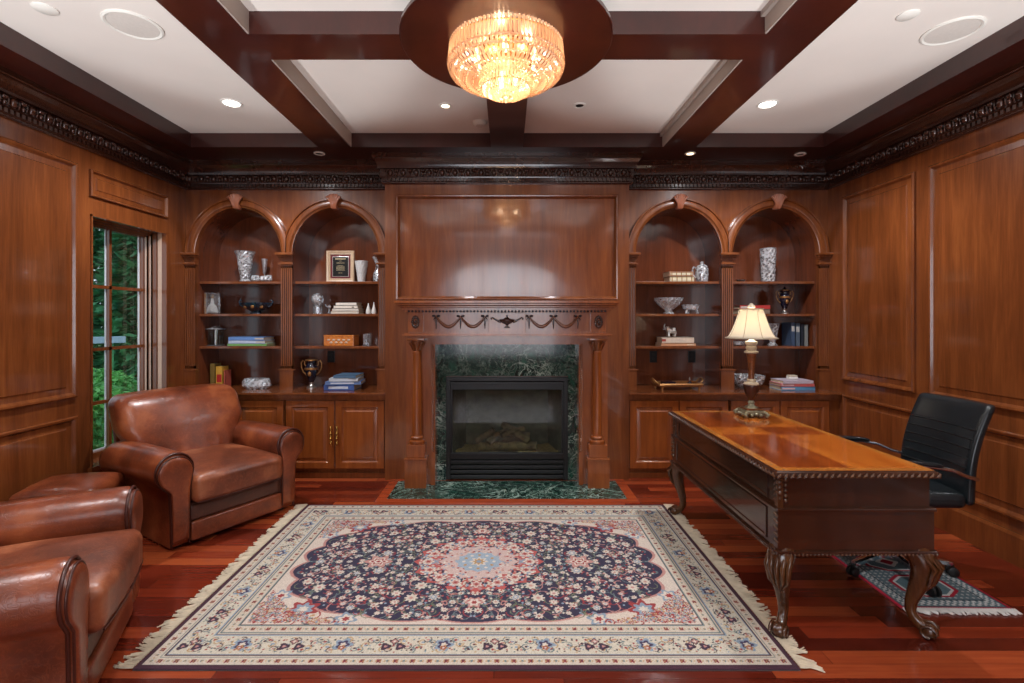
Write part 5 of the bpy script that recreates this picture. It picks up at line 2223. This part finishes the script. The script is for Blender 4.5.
rad = [.03, .026, .026, .02, .011, .008, .006, .005, .012, .010, .012, .010, .013, .011, .013, .011, .006, .003]
bmx.from_pydata(pts, eds, [])
eo = bpy.data.objects.new('body', bmx)
COL.objects.link(eo)
bmx.materials.append(M['steel_glow'])
eo.modifiers.new('skin', 'SKIN')
for v_, r_ in zip(bmx.skin_vertices[0].data, rad):
    v_.radius = (r_, r_)
bmx.skin_vertices[0].data[0].use_root = True
ms_ = eo.modifiers.new('sub', 'SUBSURF')
ms_.levels = ms_.render_levels = 1
eo.parent = t
q = MB()
for s in (-1, 1):
    q.ball((-.038, s * .022, .086), .014, .005, .02, 8, 6)
    q.tube([(-.058, s * .008, .08), (-.072, s * .012, .074), (-.08, s * .012, .08)], [.003, .0025, .001], 5)
q.build('ears_and_tusks', 'steel_glow', t, 60)
# bay C counter: gilded tray
t = thing('gilded_tray', 'gilt openwork footed tray with dark leather bottom, right countertop', 'tray', (PX(677, 4.68), 4.68, S0), math.radians(4))
q = MB()
q.frame(-.20, .20, -.10, .10, [(0, .03), (-.006, .045), (-.012, .05), (-.004, .062), (.004, .06), (.004, .034)], lambda a, b, h: (a, b, h), False)
for j in range(28):
    q.ball((-.195 + .39 * j / 27, -.105, .048), .008, .005, .008, 6, 4)
q.build('rim', 'gilt', t)
MB().box(-.198, .198, -.098, .098, .028, .036).build('tray_bottom', 'maroon', t)
for a in (-.18, .18):
    for b in (-.085, .085):
        MB().lathe([(.012, 0), (.010, .012), (.016, .03)], (a, b, 0), 10).build('foot', 'gilt', t, 50)
for s in (-1, 1):
    MB().tube([(s * .20, -.05, .05), (s * .235, -.045, .085), (s * .24, 0, .10), (s * .235, .045, .085), (s * .20, .05, .05)], .008, 8).build('handle', 'gilt', t, 60)
t = thing('decorative_box', 'small dark box lying in the gilded tray', 'box', (PX(668, 4.68), 4.68, S0 + .0365), math.radians(8))
MB().box(-.055, .055, -.045, .045, 0, .022, .003).build('body', 'darkurn', t)
MB().box(-.057, .057, -.047, .047, .022, .032, .003).build('lid', 'navy', t)
t = thing('small_bell', 'small dark and silver bell at the right end of gilded tray', 'ornament', (PX(690, 4.68), 4.69, S0 + .0365))
MB().lathe([(.026, 0), (.022, .012), (.014, .03), (.006, .038)], n=14).build('cup', 'navy', t, 50)
MB().lathe([(.005, .038), (.007, .055), (.004, .07), (.001, .075)], n=10).build('handle', 'steel_glow', t, 50)
# bay D top shelf
crystal('crystal_vase', 'tall straight cut crystal vase on the upper shelf in the right corner', 'vase', vessel([(.058, 0), (.06, .01), (.062, .12), (.068, .25), (.072, .32), (.07, .33)], .009), (PX(767.5), 4.79, S1), 36, 9, .07)
t = thing('glass_dish', 'small clear glass dish at the left of the upper right shelf', 'bowl', (PX(745), 4.88, S1))
MB().lathe(vessel([(.02, 0), (.03, .012), (.05, .03)], .003), n=20).build('dish', 'clear', t, 50)
# bay D second shelf
two_handled_urn('two_handled_urn', 'navy and gold lidded trophy urn on the second right shelf', (PX(784), 4.79, S2), .84, True)
g_ = 'books behind the lamp shade'
book('book', 'grey-brown book, lower of two behind the lamp shade', PX(735), PX(766), 4.73, 4.92, S2, S2 + .045, (120, 104, 90), g_)
book('book', 'red book, upper of two behind the lamp shade', PX(737), PX(767), 4.74, 4.91, S2 + .0455, S2 + .085, (182, 58, 54), g_, band=(.95, -.4, (196, 190, 180)))
# bay D third shelf
crystal('crystal_goblet_vase', 'flared footed glass vase right of the lamp on third shelf', 'vase', vessel([(.045, 0), (.045, .008), (.022, .03), (.034, .06), (.044, .12), (.062, .20), (.066, .215)], .004), (PX(772.5), 4.80, S3), 28, 8, .05)
t = thing('glass_bowl', 'low glass bowl left of the lamp on third shelf', 'bowl', (PX(739), 4.80, S3))
MB().lathe(vessel([(.03, 0), (.05, .01), (.062, .04)], .004), n=24, fl=cut(.04, 8)).build('bowl', 'crystal', t)
for a, b, h_, c_, lab, r_ in ((787.5, 791.5, .225, (60, 78, 104), 'slate blue standing book, left of the group on third right shelf', 0), (792, 796.5, .218, (78, 92, 108), 'grey-blue standing book, second of the group on third right shelf', 0), (797, 800, .212, (34, 40, 50), 'dark standing book, third of the group on third right shelf', 0), (800.5, 804.5, .205, (120, 124, 122), 'grey standing book at the right of the group on third right shelf', 0)):
    book('book', lab, PX(a), PX(b), 4.74, 4.90, S3, S3 + h_, c_, 'standing books on the third right shelf', True, loc_rot=r_, band=(.62, .85, (170, 170, 166)) if c_[0] < 80 and c_[0] > 40 else None)
# bay D counter
crystal('crystal_bowl', 'large dark-veined crystal bowl behind the lamp on right countertop', 'bowl', vessel([(.07, 0), (.08, .01), (.12, .05), (.14, .10), (.146, .13)], .010), (PX(748, 4.70), 4.70, S0), 40, 10, .08)
g_ = 'books stacked under a small white box'
z = S0
for k, (a, b, h_, c_, lab, r_) in enumerate(((775, 808.5, .036, (92, 146, 186), 'light blue book, bottom of stack by the right corner', 2), (775, 808, .026, (196, 96, 92), 'coral red book, middle of stack by the right corner', -1), (776.5, 807, .028, (198, 184, 196), 'pale mauve book, topmost of stack by the right corner', 3))):
    book('book', lab, PX(a, 4.66), PX(b, 4.66), 4.56, 4.77, z, z + h_, c_, g_, band=(.95, -.2, (226, 190, 190)) if k < 2 else None, loc_rot=r_)
    z += h_ + .0005
t = thing('trinket_box', 'small white lidded trinket box on top of the book stack', 'box', (PX(792, 4.66), 4.66, z))
MB().rbox((.042, .03, .014), .008, 8, (0, 0, .014)).build('base', 'white', t, 60)
MB().rbox((.040, .028, .008), .007, 8, (0, 0, .034)).build('lid', 'cream', t, 60)

# ------------------------------------------------------------------ cans of the added fill spots, out of view
for (x, y, p_), lab in zip(FILL_UP, ('black can of an added fill light beside the camera by the window wall', 'black can of an added fill light behind the camera, nearer the armchairs', 'black can of an added fill light behind the camera, nearer the desk', 'black can of an added fill light beside the camera by the right wall')):
    t = thing('added_fill_can', lab, 'floor lamp', (x, y, 0))
    MB().lathe([(.09, 0), (.09, .012), (.001, .012)], n=24).build('base', 'black', t, 40)
    MB().lathe([(.07, .012), (.085, .17), (.08, .17), (.066, .02), (.001, .02)], n=24).build('can', 'black', t, 40)

# ------------------------------------------------------------------ garden outside the window
GZ = -.35
gr = MB()
n = 24
vs, fs = [], []
for i in range(n + 1):
    for j in range(n + 1):
        x = -30 + (30 - XW - .3) * i / n
        y = -4 + 44 * j / n
        vs.append((x, y, GZ + .05 * mnoise.noise(Vector((x * .3, y * .3, 0))) + .02 * max(0, -x - 8)))
for i in range(n):
    for j in range(n):
        a = i * (n + 1) + j
        fs.append((a, a + 1, a + n + 2, a + n + 1))
gr.add(vs, fs)
struct(gr.build('ground', 'grass', None, 80), 'green lawn outside the window')


def tree(name, lab, cat, loc, h, r, n, mat, ls, seed, trunk=True, conic=True, grp=None):
    rn = random.Random(seed)
    t = thing(name, lab, cat, loc, 0, grp)
    q = MB()
    for k in range(n):
        u = rn.random() ** .8
        z = .15 + h * u if trunk else h * u
        rr = r * ((1 - u) ** .7 if conic else math.sqrt(max(.02, 1 - (2 * u - 1) ** 2))) * rn.uniform(.55, 1.0)
        a = rn.uniform(0, 2 * PI)
        c = Vector((rr * math.cos(a), rr * math.sin(a), z + rn.uniform(-.1, .1)))
        d = Vector((math.cos(a) + rn.uniform(-.6, .6), math.sin(a) + rn.uniform(-.6, .6), rn.uniform(-.7, .5))).normalized()
        e = d.cross(Vector((rn.uniform(-1, 1), rn.uniform(-1, 1), 1))).normalized()
        l_ = ls * rn.uniform(.6, 1.3)
        q.add([c - d * l_ * .5, c + e * l_ * .22, c + d * l_ * .5, c - e * l_ * .22], [(0, 1, 2, 3)])
    q.build('foliage', mat, t, recalc=False)
    q = MB()
    q.tube([(0, 0, -.1), (0.02, 0, h * .4), (0, .02, h * .92)], [.12 if trunk else .03, .08 if trunk else .02, .02], 8)
    q.build('trunk', 'bark', t, 60)
    return t


specs = [(-9.5, 10.5, 7.0, 1.9), (-7.4, 10.4, 6.0, 1.5), (-10.6, 13.0, 8.0, 2.2), (-13, 12.6, 8.0, 2.4), (-8.6, 13.4, 7.5, 2.0), (-13.5, 16.5, 9, 2.8), (-10.5, 17, 9, 2.8), (-16.5, 15, 9, 3)]
labs = ['dense evergreen, nearest one seen through the left panes', 'dense evergreen, nearest one seen through the right panes', 'evergreen standing behind the two nearest evergreens', 'evergreen at the far left of the window view',
        'evergreen filling the right side of the window view', 'tall evergreen far back, left of centre in the window', 'tall evergreen far back, right of centre in the window', 'tall evergreen at the back of the garden, farthest left']
for k, ((x, y, h, r), lab) in enumerate(zip(specs, labs)):
    tree('evergreen_tree', lab, 'tree', (x, y, GZ), h, r, 9000, 'leaf', .26, 20 + k, grp='evergreens beyond the window')
tree('garden_shrub', 'bright green leafy shrub just below the window', 'shrub', (-4.75, 5.5, GZ), 1.0, .62, 5000, 'leaf2', .09, 51, False, False)
tree('garden_shrub', 'bright green leafy shrub standing out on the lawn', 'shrub', (-6.4, 7.6, GZ), .95, .7, 5000, 'leaf2', .10, 52, False, False)
t = thing('garden_railing', 'pale blue railing across the lawn before the evergreens', 'railing', (-7.9, 8.2, GZ), math.radians(42))
MB().box(-1.9, 1.2, -.03, .03, 1.36, 1.48, .01).build('rail', 'stone', t)
for s in (-1.6, -.2, 1.0):
    MB().box(s - .03, s + .03, -.025, .025, -.1, 1.36).build('post', 'leaf', t)
